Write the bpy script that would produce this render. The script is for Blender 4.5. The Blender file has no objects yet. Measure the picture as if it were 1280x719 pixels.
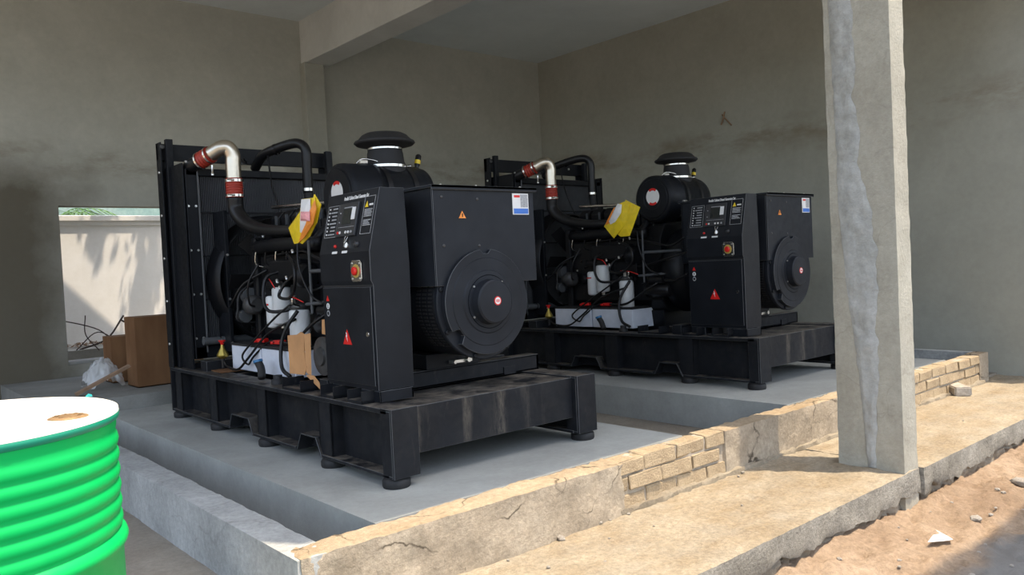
import bpy, bmesh, math, random
from mathutils import Vector, Matrix, noise

# ------------------------------------------------------------------ camera, light, exposure
SC = bpy.context.scene
COL = SC.collection
PI = math.pi

FOC = 998.41
YAW, PITCH, ROLL = 0.857744712, -0.0289835939, -0.0487005046
cam_data = bpy.data.cameras.new('camera')
cam_data.sensor_width = 36.0
cam_data.lens = FOC / 1280 * 36.0
cam_data.clip_start = 0.05
cam_data.clip_end = 300
cam = bpy.data.objects.new('camera', cam_data)
COL.objects.link(cam)
fw = Vector((math.cos(YAW) * math.cos(PITCH), math.sin(YAW) * math.cos(PITCH), math.sin(PITCH)))
rt0 = Vector((math.sin(YAW), -math.cos(YAW), 0))
up0 = rt0.cross(fw)
rt = math.cos(ROLL) * rt0 + math.sin(ROLL) * up0
up = -math.sin(ROLL) * rt0 + math.cos(ROLL) * up0
m = Matrix((rt, up, -fw)).transposed().to_4x4()
m.translation = Vector((0, 0, 1.15))
cam.matrix_world = m
SC.camera = cam

world = bpy.data.worlds.new('world')
SC.world = world
world.use_nodes = True
wn = world.node_tree.nodes
wl = world.node_tree.links
bg = wn['Background']
sky = wn.new('ShaderNodeTexSky')
sky.sky_type = 'NISHITA'
sky.sun_disc = False
SUN_ALT = math.radians(73.6)
sky.sun_elevation = SUN_ALT
sky.sun_rotation = math.radians(145)
sky.altitude = 50
sky.air_density = 1.0
sky.dust_density = 3.0
sky.ozone_density = 1.0
hz = wn.new('ShaderNodeHueSaturation')      # hazy, washed-out sky
hz.inputs['Saturation'].default_value = 0.7
wl.new(sky.outputs[0], hz.inputs['Color'])
wl.new(hz.outputs[0], bg.inputs[0])
bg.inputs[1].default_value = 0.50

sun_data = bpy.data.lights.new('sun', 'SUN')
sun_data.energy = 6.7
sun_data.angle = math.radians(0.6)
sun_data.color = (1.0, 0.84, 0.64)
sun = bpy.data.objects.new('sun', sun_data)
COL.objects.link(sun)
sd = Vector((-0.563 * math.cos(SUN_ALT), 0.826 * math.cos(SUN_ALT), -math.sin(SUN_ALT)))
sun.rotation_euler = sd.to_track_quat('-Z', 'Y').to_euler()
sun.location = (6, -3, 9)

SC.view_settings.view_transform = 'Standard'
SC.view_settings.look = 'None'
SC.view_settings.gamma = 1.0
SC.view_settings.use_curve_mapping = False
SC.view_settings.exposure = 0.04
SC.cycles.max_bounces = 8
SC.cycles.diffuse_bounces = 5
SC.cycles.use_denoising = True

# ------------------------------------------------------------------ helpers
def srgb(r, g, b):
    f = lambda c: (c / 255 / 12.92) if c / 255 <= 0.04045 else ((c / 255 + 0.055) / 1.055) ** 2.4
    return (f(r), f(g), f(b), 1.0)

class NT:
    def __init__(s, name):
        s.m = bpy.data.materials.new(name)
        s.m.use_nodes = True
        s.t = s.m.node_tree
        s.n = s.t.nodes
        s.b = s.n['Principled BSDF']
        s.tc = s.n.new('ShaderNodeTexCoord')
    def link(s, a, b): s.t.links.new(a, b)
    def mapping(s, scale=(1, 1, 1), src='Object', loc=(0, 0, 0)):
        mp = s.n.new('ShaderNodeMapping')
        mp.inputs['Scale'].default_value = scale
        mp.inputs['Location'].default_value = loc
        s.link(s.tc.outputs[src], mp.inputs[0])
        return mp.outputs[0]
    def noise(s, scale, detail=6, rough=0.55, vec=None, dist=0.0):
        n = s.n.new('ShaderNodeTexNoise')
        n.inputs['Scale'].default_value = scale
        n.inputs['Detail'].default_value = detail
        n.inputs['Roughness'].default_value = rough
        n.inputs['Distortion'].default_value = dist
        s.link(vec if vec is not None else s.tc.outputs['Object'], n.inputs['Vector'])
        return n.outputs['Fac']
    def ramp(s, fac, stops):
        r = s.n.new('ShaderNodeValToRGB')
        el = r.color_ramp.elements
        while len(el) < len(stops): el.new(0.5)
        for e, (p, c) in zip(el, stops):
            e.position = p
            e.color = c if len(c) == 4 else (*c, 1)
        s.link(fac, r.inputs[0])
        return r.outputs[0]
    def math(s, op, a, b=None, clamp=False):
        n = s.n.new('ShaderNodeMath')
        n.operation = op
        n.use_clamp = clamp
        for i, v in enumerate((a, b)):
            if v is None: continue
            if isinstance(v, (int, float)): n.inputs[i].default_value = v
            else: s.link(v, n.inputs[i])
        return n.outputs[0]
    def mix(s, fac, a, b, mode='MIX'):
        n = s.n.new('ShaderNodeMix')
        n.data_type = 'RGBA'
        n.blend_type = mode
        for k, v in ((0, fac), (6, a), (7, b)):
            if isinstance(v, (int, float)): n.inputs[k].default_value = v
            elif isinstance(v, tuple): n.inputs[k].default_value = v if len(v) == 4 else (*v, 1)
            else: s.link(v, n.inputs[k])
        return n.outputs[2]
    def bump(s, h, strength=0.3, dist=0.01, prev=None):
        n = s.n.new('ShaderNodeBump')
        n.inputs['Strength'].default_value = strength
        n.inputs['Distance'].default_value = dist
        s.link(h, n.inputs['Height'])
        if prev is not None: s.link(prev, n.inputs['Normal'])
        return n.outputs[0]
    def out(s, col=None, rough=None, metal=None, normal=None, spec=None):
        for k, v in (('Base Color', col), ('Roughness', rough), ('Metallic', metal), ('Normal', normal), ('Specular IOR Level', spec)):
            if v is None: continue
            if isinstance(v, (int, float)): s.b.inputs[k].default_value = v
            elif isinstance(v, tuple): s.b.inputs[k].default_value = v
            else: s.link(v, s.b.inputs[k])
        return s.m

def plain(name, col, rough=0.5, metal=0.0, var=0.12, scale=14, bump=0.0, spec=0.5):
    t = NT(name)
    f = t.noise(scale, 4)
    dark = tuple(c * (1 - var) for c in col[:3]) + (1,)
    lite = tuple(min(1, c * (1 + var)) for c in col[:3]) + (1,)
    c = t.ramp(f, [(0.3, dark), (0.7, lite)])
    nrm = t.bump(t.noise(scale * 6, 3), bump, 0.005) if bump else None
    return t.out(c, rough, metal, nrm, spec)

def dust2(c): return tuple(min(1, v * k) for v, k in zip(c[:3], (0.74, 0.68, 0.60))) + (1,)
def concrete(name, c1, c2, c3, stain=None, rough=0.9, bumps=0.35, big=0.6, seed=0.0, fine=40, zstain=None, damp=False, dust=None, cracks=0.0, fmix=0.28):
    t = NT(name)
    v = t.mapping(loc=(seed, seed * 1.7, seed * .6))
    a = t.noise(big, 8, 0.6, v, 0.4)
    b = t.noise(big * 6, 8, 0.65, v, 0.3)
    col = t.ramp(a, [(0.32, c1), (0.5, c2), (0.68, c3)])
    col = t.mix(t.math('MULTIPLY', t.ramp(b, [(0.38, (0, 0, 0)), (0.7, (1, 1, 1))]), 0.45), col, c1)
    if dust is not None:
        ge = t.n.new('ShaderNodeNewGeometry')
        sp2 = t.n.new('ShaderNodeSeparateXYZ')
        t.link(ge.outputs['True Normal'], sp2.inputs[0])
        tn = t.ramp(t.noise(4, 6, 0.7, v), [(0.3, (0.55, 0.55, 0.55)), (0.6, (1, 1, 1))])
        dm = t.math('MULTIPLY', t.math('MULTIPLY', t.math('SUBTRACT', sp2.outputs[2], 0.55), 3.0, True), tn, True)
        dc_ = t.mix(t.ramp(t.noise(1.7, 8, 0.7, t.mapping((1, 2.2, 1))), [(0.38, (0, 0, 0)), (0.62, (1, 1, 1))]), dust, dust2(dust))
        col = t.mix(dm, col, dc_)
    g = t.noise(fine, 5, 0.7, v)
    col = t.mix(fmix, col, t.ramp(g, [(0.3, (0.25, 0.25, 0.25)), (0.7, (0.75, 0.75, 0.75))]), 'OVERLAY')
    if zstain is not None:
        zc, zw, sc, amt = zstain
        sep = t.n.new('ShaderNodeSeparateXYZ')
        t.link(t.tc.outputs['Object'], sep.inputs[0])
        wob = t.math('MULTIPLY', t.math('SUBTRACT', t.noise(0.8, 5, 0.6, v), 0.5), 0.9)
        d = t.math('ABSOLUTE', t.math('ADD', t.math('SUBTRACT', sep.outputs[2], zc), wob))
        msk = t.math('SUBTRACT', 1.0, t.math('DIVIDE', d, zw), True)
        brk = t.ramp(t.noise(0.9, 6, 0.7, t.mapping((1, 1, 3), loc=(3 + seed, 1, 2))), [(0.42, (0, 0, 0)), (0.6, (1, 1, 1))])
        msk = t.math('MULTIPLY', t.math('MULTIPLY', msk, brk), amt, True)
        col = t.mix(msk, col, sc)
    if damp:
        # old damp stain climbing the left part of the back wall
        sp = t.n.new('ShaderNodeSeparateXYZ')
        t.link(t.tc.outputs['Object'], sp.inputs[0])
        w1 = t.math('MULTIPLY', t.math('SUBTRACT', t.noise(1.1, 6, 0.65), 0.5), 0.7)
        mz = t.math('DIVIDE', t.math('SUBTRACT', t.math('ADD', 2.75, w1), sp.outputs[2]), 0.55, True)
        mx = t.math('DIVIDE', t.math('SUBTRACT', t.math('ADD', 2.55, t.math('MULTIPLY', w1, 1.2)), sp.outputs[0]), 0.75, True)
        mx = t.math('ADD', t.math('MULTIPLY', mx, 0.85), 0.15, True)
        col = t.mix(t.math('MULTIPLY', t.math('MULTIPLY', mz, mx), 0.86), col, srgb(78, 70, 54))
    ck = None
    if cracks:
        vo = t.n.new('ShaderNodeTexVoronoi')
        vo.feature = 'DISTANCE_TO_EDGE'
        vo.inputs['Scale'].default_value = 2.6
        wv = t.n.new('ShaderNodeMix'); wv.data_type = 'RGBA'; wv.inputs[0].default_value = 0.16
        nz_ = t.n.new('ShaderNodeTexNoise'); nz_.inputs['Scale'].default_value = 5; nz_.inputs['Detail'].default_value = 6
        t.link(t.tc.outputs['Object'], nz_.inputs['Vector'])
        t.link(t.tc.outputs['Object'], wv.inputs[6]); t.link(nz_.outputs['Color'], wv.inputs[7])
        t.link(wv.outputs[2], vo.inputs['Vector'])
        ck = t.math('SUBTRACT', 1.0, t.math('DIVIDE', vo.outputs['Distance'], 0.015), True)
        ck = t.math('MULTIPLY', ck, t.ramp(t.noise(1.9, 4, 0.6, v), [(0.46, (0, 0, 0)), (0.54, (1, 1, 1))]), True)
        col = t.mix(t.math('MULTIPLY', ck, cracks), col, srgb(70, 62, 52))
    h = t.mix(0.4, t.noise(fine * 1.5, 6, 0.7, v), t.noise(5, 6, 0.6, v))
    nrm = t.bump(h, bumps, 0.02)
    return t.out(col, rough, None, nrm, 0.25)

M = {}
M['wall'] = concrete('plastered_wall', srgb(154, 154, 143), srgb(167, 167, 156), srgb(176, 176, 165), zstain=(2.66, 0.24, srgb(126, 114, 94), 0.65), bumps=0.1, big=0.4, fine=14, fmix=.10)
M['wall_damp'] = concrete('damp_plastered_wall', srgb(164, 164, 154), srgb(178, 178, 168), srgb(188, 188, 178), zstain=(2.56, 0.24, srgb(118, 106, 84), 0.65), bumps=0.1, big=0.4, fine=14, damp=True, fmix=.10)
M['ceiling'] = concrete('ceiling_plaster', srgb(206, 214, 216), srgb(216, 224, 226), srgb(222, 230, 232), bumps=0.08, big=0.5, seed=4, fine=16, fmix=.08)
M['beam'] = concrete('beam_plaster', srgb(190, 192, 188), srgb(204, 206, 202), srgb(214, 216, 212), bumps=0.08, big=0.7, seed=9, fine=16, fmix=.08)
M['plinth'] = concrete('plinth_concrete', srgb(148, 149, 144), srgb(166, 168, 163), srgb(178, 180, 175), bumps=0.12, big=0.9, seed=2, fine=30, fmix=.12)
M['plinth_side'] = concrete('plinth_side_concrete', srgb(124, 124, 119), srgb(140, 140, 135), srgb(152, 152, 147), bumps=0.2, big=1.1, seed=3, fmix=.15)
M['curb'] = concrete('curb_plaster', srgb(146, 148, 146), srgb(168, 170, 168), srgb(186, 188, 186), bumps=0.35, big=2.2, seed=5, fine=34, cracks=.2, fmix=.35)
M['curb_front'] = concrete('dusty_curb_plaster', srgb(148, 136, 118), srgb(164, 152, 134), srgb(178, 167, 149), bumps=0.6, big=2.0, seed=5, fine=34, dust=srgb(166, 150, 126), cracks=1.0, fmix=.45)
M['apron'] = concrete('dusty_apron', srgb(128, 124, 114), srgb(148, 144, 134), srgb(164, 160, 150), bumps=1.0, big=3, seed=6, fine=44, dust=srgb(165, 153, 132), fmix=.55)
M['floor'] = concrete('floor_concrete', srgb(128, 120, 108), srgb(146, 139, 127), srgb(158, 151, 140), bumps=0.3, big=0.9, seed=7)
M['pillar'] = concrete('pillar_concrete', srgb(150, 146, 132), srgb(168, 164, 151), srgb(178, 175, 162), bumps=0.4, big=1.4, seed=8, fine=36, cracks=.15, fmix=.2)
M['patch'] = concrete('mortar_patch', srgb(156, 156, 150), srgb(170, 171, 167), srgb(182, 183, 180), bumps=0.6, big=3.0, seed=11, fine=26)
M['rubble'] = concrete('rough_footing', srgb(118, 108, 92), srgb(142, 132, 116), srgb(162, 152, 136), bumps=1.0, big=5, seed=12, fine=50)
M['brick'] = concrete('sand_lime_brick', srgb(162, 144, 118), srgb(180, 162, 134), srgb(194, 177, 150), bumps=0.9, big=5, seed=13, fine=60, fmix=.5)
M['mortar'] = concrete('mortar', srgb(160, 150, 134), srgb(178, 168, 152), srgb(192, 182, 168), bumps=0.8, big=5, seed=14, fine=60)
M['dust'] = concrete('sandy_fillet', srgb(130, 120, 104), srgb(148, 138, 120), srgb(160, 150, 132), bumps=0.9, big=5, seed=15, fine=50)
M['sand'] = concrete('sand', srgb(132, 112, 92), srgb(150, 130, 108), srgb(162, 143, 122), bumps=1.2, big=1.6, seed=16, fine=28, fmix=.5)
M['stone'] = concrete('stone', srgb(150, 142, 132), srgb(172, 165, 154), srgb(195, 190, 182), bumps=0.7, big=8, seed=17, fine=60)
M['white_wall'] = concrete('whitewashed_wall', srgb(232, 230, 226), srgb(240, 239, 236), srgb(245, 244, 242), bumps=0.1, big=1.0, seed=18, fine=20)
M['green_wall'] = concrete('pale_green_wall', srgb(120, 150, 145), srgb(136, 164, 158), srgb(156, 176, 168), bumps=0.1, big=1.5, seed=19, fine=20)

# shade of the near strip painted as grey into the sand colour
def shade_lane(mat):
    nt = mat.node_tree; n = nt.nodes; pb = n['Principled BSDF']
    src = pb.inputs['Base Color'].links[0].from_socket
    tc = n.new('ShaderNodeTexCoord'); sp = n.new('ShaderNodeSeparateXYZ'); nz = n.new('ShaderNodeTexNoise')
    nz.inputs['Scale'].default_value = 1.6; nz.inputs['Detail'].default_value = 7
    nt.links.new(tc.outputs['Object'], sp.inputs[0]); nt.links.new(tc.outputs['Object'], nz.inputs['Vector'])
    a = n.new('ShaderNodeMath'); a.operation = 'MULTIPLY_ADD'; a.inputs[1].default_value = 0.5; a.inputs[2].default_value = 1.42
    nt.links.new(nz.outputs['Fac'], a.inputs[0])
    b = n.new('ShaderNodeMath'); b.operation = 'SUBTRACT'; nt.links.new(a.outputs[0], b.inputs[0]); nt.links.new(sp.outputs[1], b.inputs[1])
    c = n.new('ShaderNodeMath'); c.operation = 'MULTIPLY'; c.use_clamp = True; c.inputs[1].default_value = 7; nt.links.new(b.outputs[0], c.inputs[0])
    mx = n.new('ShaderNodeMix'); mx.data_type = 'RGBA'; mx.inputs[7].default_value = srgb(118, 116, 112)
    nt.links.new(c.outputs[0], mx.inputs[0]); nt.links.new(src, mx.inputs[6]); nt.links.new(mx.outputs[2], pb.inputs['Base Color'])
shade_lane(M['sand'])

def black_paint(name, base=0.012, rough=0.42, dusty=0.0, scuff=0.0):
    t = NT(name)
    c0 = (base * .9, base * 1.02, base * 1.3, 1)
    c1 = (base * 1.3, base * 1.5, base * 1.9, 1)
    f = t.noise(5, 6)
    col = t.ramp(f, [(0.35, c0), (0.7, c1)])
    if dusty:
        geo = t.n.new('ShaderNodeNewGeometry')
        sep = t.n.new('ShaderNodeSeparateXYZ')
        t.link(geo.outputs['Normal'], sep.inputs[0])
        upf = t.math('MULTIPLY', t.math('MAXIMUM', sep.outputs[2], 0.0), 1.0)
        d = t.ramp(t.noise(7, 8, 0.7, None, 0.6), [(0.4, (0, 0, 0)), (0.72, (1, 1, 1))])
        d2 = t.math('MULTIPLY', d, t.math('ADD', t.math('MULTIPLY', upf, dusty), dusty * 0.05), True)
        # vertical scuffs
        sc = t.ramp(t.noise(9, 7, 0.75, t.mapping((1.4, 1.4, 0.35)), 0.8), [(0.6, (0, 0, 0)), (0.75, (1, 1, 1))])
        d2 = t.math('ADD', d2, t.math('MULTIPLY', sc, dusty * 0.16), True)
        if scuff:
            s2 = t.ramp(t.noise(1.0, 3, 0.5, t.mapping((3.0, 1, 0.2), loc=(1.3, 0, 0))), [(0.50, (0, 0, 0)), (0.60, (1, 1, 1))])
            s3 = t.ramp(t.noise(16, 8, 0.8, t.mapping((1.6, 1.6, 0.3))), [(0.42, (0, 0, 0)), (0.66, (1, 1, 1))])
            d2 = t.math('ADD', d2, t.math('MULTIPLY', t.math('MULTIPLY', s2, s3), scuff), True)
        col = t.mix(d2, col, srgb(128, 120, 108))
    r = t.ramp(t.noise(18, 4), [(0.3, (rough - .06,) * 3), (0.7, (rough + .1,) * 3)])
    nrm = t.bump(t.noise(220, 2), 0.06, 0.001)
    return t.out(col, r, None, nrm, 0.18)

M['black'] = black_paint('black_powder_coat', 0.008)
M['frame_black'] = black_paint('black_frame_paint', 0.010, 0.5, 1.0)
M['frame_scuffed'] = black_paint('scuffed_black_frame_paint', 0.010, 0.5, 1.0, 1.0)
M['panel_black'] = black_paint('black_cabinet_paint', 0.011, 0.36)
M['alt_grey'] = black_paint('dark_grey_alternator_paint', 0.015, 0.42)
M['worn_edge'] = plain('worn_paint_edge', (0.09, 0.095, 0.10), 0.5)
M['rubber'] = plain('black_rubber', (0.012, 0.012, 0.013), 0.65, bump=0.2)
M['hose'] = plain('glossy_black_hose', (0.009, 0.009, 0.010), 0.35, spec=.35)
M['engine'] = plain('black_engine_casting', (0.006, 0.0065, 0.008), 0.42, bump=0.25, scale=20, spec=.25)
M['fins'] = plain('radiator_fins', (0.10, 0.105, 0.115), 0.4, 0.3)
M['steel'] = plain('polished_steel', (0.72, 0.70, 0.66), 0.22, 1.0, 0.08, 30)
M['pipe_steel'] = plain('stainless_pipe', (0.66, 0.60, 0.50), 0.30, 1.0, 0.15, 8)
M['zinc'] = plain('zinc_bolt', (0.75, 0.75, 0.72), 0.3, 0.9)
M['grey_cast'] = plain('grey_cast_iron', (0.07, 0.07, 0.07), 0.5, 0.5, 0.3, 12)
M['grey_paint'] = plain('grey_paint', (0.07, 0.075, 0.08), 0.5)
M['red_rubber'] = plain('red_silicone_hose', (0.36, 0.035, 0.02), 0.45)
M['red'] = plain('red_plastic', (0.65, 0.015, 0.012), 0.35)
M['yellow'] = plain('yellow_plastic_film', (0.83, 0.60, 0.02), 0.35, bump=0.4, scale=22)
M['gold_ring'] = plain('gold_ring', (0.45, 0.33, 0.08), 0.4)
M['orange'] = plain('orange_print', (0.85, 0.28, 0.04), 0.4)
M['gold'] = plain('brass', (0.36, 0.27, 0.06), 0.3, 0.8)
M['white'] = plain('white_paint', (0.72, 0.74, 0.74), 0.3, 0, 0.05)
M['paper'] = plain('white_paper', (0.66, 0.70, 0.78), 0.6, 0, 0.05)
M['label_white'] = plain('label_white', (0.75, 0.75, 0.74), 0.5, 0, 0.04)
M['label_grey'] = plain('label_grey', (0.35, 0.36, 0.37), 0.5, 0, 0.3, 90)
M['blue'] = plain('label_blue', (0.04, 0.16, 0.55), 0.4)
M['pink'] = plain('pink_print', (0.80, 0.35, 0.36), 0.5, 0, 0.2, 40)
M['screen'] = plain('lcd_screen', (0.012, 0.016, 0.016), 0.15)
M['module'] = plain('module_plastic', (0.022, 0.023, 0.026), 0.4)
M['teal'] = plain('teal_plastic', (0.02, 0.35, 0.33), 0.4)
M['cap_blue'] = plain('blue_cap', (0.03, 0.16, 0.34), 0.4)
M['foliage'] = plain('palm_leaf', (0.06, 0.14, 0.03), 0.5)
M['dry'] = plain('dry_leaves', (0.14, 0.08, 0.04), 0.8, 0, 0.4)
M['twig'] = plain('dry_twig', (0.05, 0.035, 0.03), 0.8)
M['crack'] = plain('dark_crack', (0.04, 0.035, 0.03), 0.9)

def cardboard():
    t = NT('cardboard')
    f = t.noise(3, 6, 0.6, t.mapping((1, 1, 0.3)))
    c = t.ramp(f, [(0.35, srgb(112, 80, 54)), (0.65, srgb(136, 102, 72))])
    w = t.n.new('ShaderNodeTexWave')
    w.inputs['Scale'].default_value = 60
    t.link(t.tc.outputs['Object'], w.inputs['Vector'])
    return t.out(c, 0.8, None, t.bump(w.outputs['Fac'], 0.15, 0.002), 0.2)
M['card'] = cardboard()
M['card_light'] = plain('light_cardboard', srgb(196, 146, 98)[:3], 0.8, 0, 0.15, 6)
M['wood'] = plain('weathered_plank', srgb(150, 122, 98)[:3], 0.8, 0, 0.25, 9)

def drum_paint(name, col, fade, amt, rough=0.35):
    t = NT(name)
    f = t.noise(2.2, 7, 0.65, t.mapping((1, 1, 0.6)), 0.4)
    g = t.math('MULTIPLY', t.ramp(f, [(0.5, (0, 0, 0)), (0.72, (1, 1, 1))]), amt)
    c = t.mix(g, col, fade)
    r = t.ramp(t.noise(12, 5), [(0.3, (rough - .05,) * 3), (0.7, (rough + .15,) * 3)])
    return t.out(c, r, None, t.bump(t.noise(7, 3), 0.05, 0.01), 0.5)
M['drum_green'] = drum_paint('green_enamel', (0.0, 0.40, 0.085, 1), (0.01, 0.46, 0.10, 1), 0.5, .42)
M['drum_green'].node_tree.nodes['Principled BSDF'].inputs['Specular IOR Level'].default_value = 0.25
M['drum_dark'] = drum_paint('green_rim_enamel', (0.005, 0.22, 0.13, 1), (0.05, 0.32, 0.2, 1), 0.4)
M['drum_lid'] = drum_paint('white_lid_enamel', (0.78, 0.74, 0.66, 1), (0.72, 0.62, 0.52, 1), 0.6, 0.4)
M['rust'] = plain('rusty_cap', (0.24, 0.15, 0.07), 0.6, 0.3, 0.4, 40)

def plastic_sheet():
    t = NT('clear_plastic_sheet')
    t.b.inputs['Alpha'].default_value = 0.55
    t.b.inputs['Transmission Weight'].default_value = 0.0
    return t.out((0.75, 0.77, 0.78, 1), 0.2)
M['plastic'] = plastic_sheet()

# ---- mesh collector
class MB:
    def __init__(s, off=(0, 0, 0)):
        s.v = []; s.f = []; s.sm = []; s.o = Vector(off)
    def add(s, vs, fs, smooth=False):
        b = len(s.v)
        s.v += [Vector(p) for p in vs]
        s.f += [tuple(i + b for i in f) for f in fs]
        s.sm += [smooth] * len(fs)
        return s
    def box(s, x0, x1, y0, y1, z0, z1):
        vs = [(x, y, z) for z in (z0, z1) for y in (y0, y1) for x in (x0, x1)]
        return s.add(vs, [(0, 2, 3, 1), (4, 5, 7, 6), (0, 1, 5, 4), (2, 6, 7, 3), (0, 4, 6, 2), (1, 3, 7, 5)])
    def cb(s, c, sx, sy, sz, rot=None):
        vs = [Vector((x * sx / 2, y * sy / 2, z * sz / 2)) for z in (-1, 1) for y in (-1, 1) for x in (-1, 1)]
        if rot is not None: vs = [rot @ v for v in vs]
        c = Vector(c)
        return s.add([v + c for v in vs], [(0, 2, 3, 1), (4, 5, 7, 6), (0, 1, 5, 4), (2, 6, 7, 3), (0, 4, 6, 2), (1, 3, 7, 5)])
    def prism(s, poly, axis, a0, a1):
        """poly: 2D list, extruded along axis ('x','y','z') from a0 to a1"""
        def P(p, a):
            if axis == 'x': return (a, p[0], p[1])
            if axis == 'y': return (p[0], a, p[1])
            return (p[0], p[1], a)
        n = len(poly)
        vs = [P(p, a0) for p in poly] + [P(p, a1) for p in poly]
        fs = [tuple(range(n)), tuple(range(2 * n - 1, n - 1, -1))]
        fs += [(i, i + n, (i + 1) % n + n, (i + 1) % n) for i in range(n)]
        return s.add(vs, fs)
    def lathe(s, c, ax, prof, n=24, smooth=True, cap0=True, cap1=True, sharp=False):
        """prof: list of (dist along axis, radius)"""
        c = Vector(c); ax = Vector(ax).normalized()
        u = ax.orthogonal().normalized(); w = ax.cross(u)
        segs = []
        pr = prof
        if sharp:
            for i in range(len(pr) - 1):
                s._ring(c, ax, u, w, [pr[i], pr[i + 1]], n, smooth)
        else:
            s._ring(c, ax, u, w, pr, n, smooth)
        for flag, (d, r), rev in ((cap0, pr[0], True), (cap1, pr[-1], False)):
            if flag and r > 1e-5:
                vs = [c + ax * d + (u * math.cos(2 * PI * k / n) + w * math.sin(2 * PI * k / n)) * r for k in range(n)]
                s.add(vs, [tuple(range(n - 1, -1, -1)) if rev else tuple(range(n))])
        return s
    def _ring(s, c, ax, u, w, pr, n, smooth):
        vs = []
        for d, r in pr:
            for k in range(n):
                a = 2 * PI * k / n
                vs.append(c + ax * d + (u * math.cos(a) + w * math.sin(a)) * max(r, 1e-5))
        fs = []
        for i in range(len(pr) - 1):
            for k in range(n):
                k2 = (k + 1) % n
                fs.append((i * n + k, i * n + k2, (i + 1) * n + k2, (i + 1) * n + k))
        s.add(vs, fs, smooth)
    def cyl(s, p0, p1, r, n=16, r1=None):
        p0 = Vector(p0); p1 = Vector(p1)
        d = (p1 - p0)
        return s.lathe(p0, d, [(0, r), (d.length, r if r1 is None else r1)], n)
    def tube(s, pts, r, n=8, smooth_pts=6, caps=True):
        pts = [Vector(p) for p in pts]
        rs = r if isinstance(r, (list, tuple)) else [r] * len(pts)
        P = []; Rr = []
        if smooth_pts > 1 and len(pts) > 2:
            ext = [pts[0] * 2 - pts[1]] + pts + [pts[-1] * 2 - pts[-2]]
            for i in range(len(pts) - 1):
                a, b, c, d = ext[i:i + 4]
                for k in range(smooth_pts):
                    t = k / smooth_pts
                    P.append(0.5 * ((2 * b) + (c - a) * t + (2 * a - 5 * b + 4 * c - d) * t * t + (3 * b - a - 3 * c + d) * t ** 3))
                    Rr.append(rs[i] * (1 - t) + rs[i + 1] * t)
            P.append(pts[-1]); Rr.append(rs[-1])
        else:
            P = pts; Rr = rs
        T = []
        for i in range(len(P)):
            a = P[max(0, i - 1)]; b = P[min(len(P) - 1, i + 1)]
            T.append((b - a).normalized() if (b - a).length > 1e-9 else Vector((0, 0, 1)))
        u = T[0].orthogonal().normalized()
        vs = []
        for i, p in enumerate(P):
            u = (u - T[i] * u.dot(T[i]))
            u = u.normalized() if u.length > 1e-6 else T[i].orthogonal().normalized()
            w = T[i].cross(u)
            for k in range(n):
                a = 2 * PI * k / n
                vs.append(p + (u * math.cos(a) + w * math.sin(a)) * Rr[i])
        fs = [(i * n + k, i * n + (k + 1) % n, (i + 1) * n + (k + 1) % n, (i + 1) * n + k) for i in range(len(P) - 1) for k in range(n)]
        if caps:
            fs.append(tuple(range(n - 1, -1, -1)))
            fs.append(tuple((len(P) - 1) * n + k for k in range(n)))
        return s.add(vs, fs, True)
    def build(s, name, mat, parent=None, bevel=0.0, kind=None, **props):
        me = bpy.data.meshes.new(name)
        me.from_pydata([v - s.o for v in s.v], [], s.f)
        me.polygons.foreach_set('use_smooth', s.sm)
        me.update()
        bm = bmesh.new(); bm.from_mesh(me)
        bmesh.ops.recalc_face_normals(bm, faces=bm.faces)
        bm.to_mesh(me); bm.free()
        if mat is not None: me.materials.append(mat if not isinstance(mat, str) else M[mat])
        o = bpy.data.objects.new(name, me)
        COL.objects.link(o)
        if parent is not None: o.parent = parent
        if bevel:
            b = o.modifiers.new('bevel', 'BEVEL'); b.width = bevel; b.segments = 1 if bevel < 0.004 else 2
            b.limit_method = 'ANGLE'; b.angle_limit = math.radians(50)
            if mat in ('frame_black', 'frame_scuffed', 'panel_black', 'alt_grey'):
                me.materials.append(M['worn_edge']); b.material = 1; b.segments = 1; b.width = min(bevel, .0018)
        if kind: o['kind'] = kind
        for k, v in props.items(): o[k] = v
        return o

def tag(o, label=None, cat=None, group=None, kind=None):
    if label: o['label'] = label
    if cat: o['category'] = cat
    if group: o['group'] = group
    if kind: o['kind'] = kind
    return o

def empty(name, loc, rz=0):
    o = bpy.data.objects.new(name, None)
    o.location = loc; o.rotation_euler = (0, 0, rz)
    o.empty_display_size = 0.2
    COL.objects.link(o)
    return o

def copy_tree(o, parent=None):
    c = o.copy(); COL.objects.link(c)
    if parent is not None: c.parent = parent
    for ch in list(o.children): copy_tree(ch, c)
    return c

def text(s, name, body, size, mtx, mat, parent, off=(0, 0, 0), align='LEFT', sx=1.0, bold=0.0):
    cu = bpy.data.curves.new('tmp_text', 'FONT')
    cu.body = body; cu.size = size; cu.extrude = 0.0006; cu.align_x = align; cu.align_y = 'CENTER'
    cu.resolution_u = 2; cu.offset = bold
    to = bpy.data.objects.new('tmp_text', cu)
    COL.objects.link(to)
    bpy.context.view_layer.update()
    dg = bpy.context.evaluated_depsgraph_get()
    me = bpy.data.meshes.new_from_object(to.evaluated_get(dg))
    bpy.data.objects.remove(to); bpy.data.curves.remove(cu)
    me.transform(Matrix.Diagonal((sx, 1, 1, 1)))
    me.transform(mtx); me.transform(Matrix.Translation(-Vector(off)))
    me.materials.clear(); me.materials.append(M[mat]); me.name = name
    o = bpy.data.objects.new(name, me); COL.objects.link(o); o.parent = parent
    return o

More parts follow.
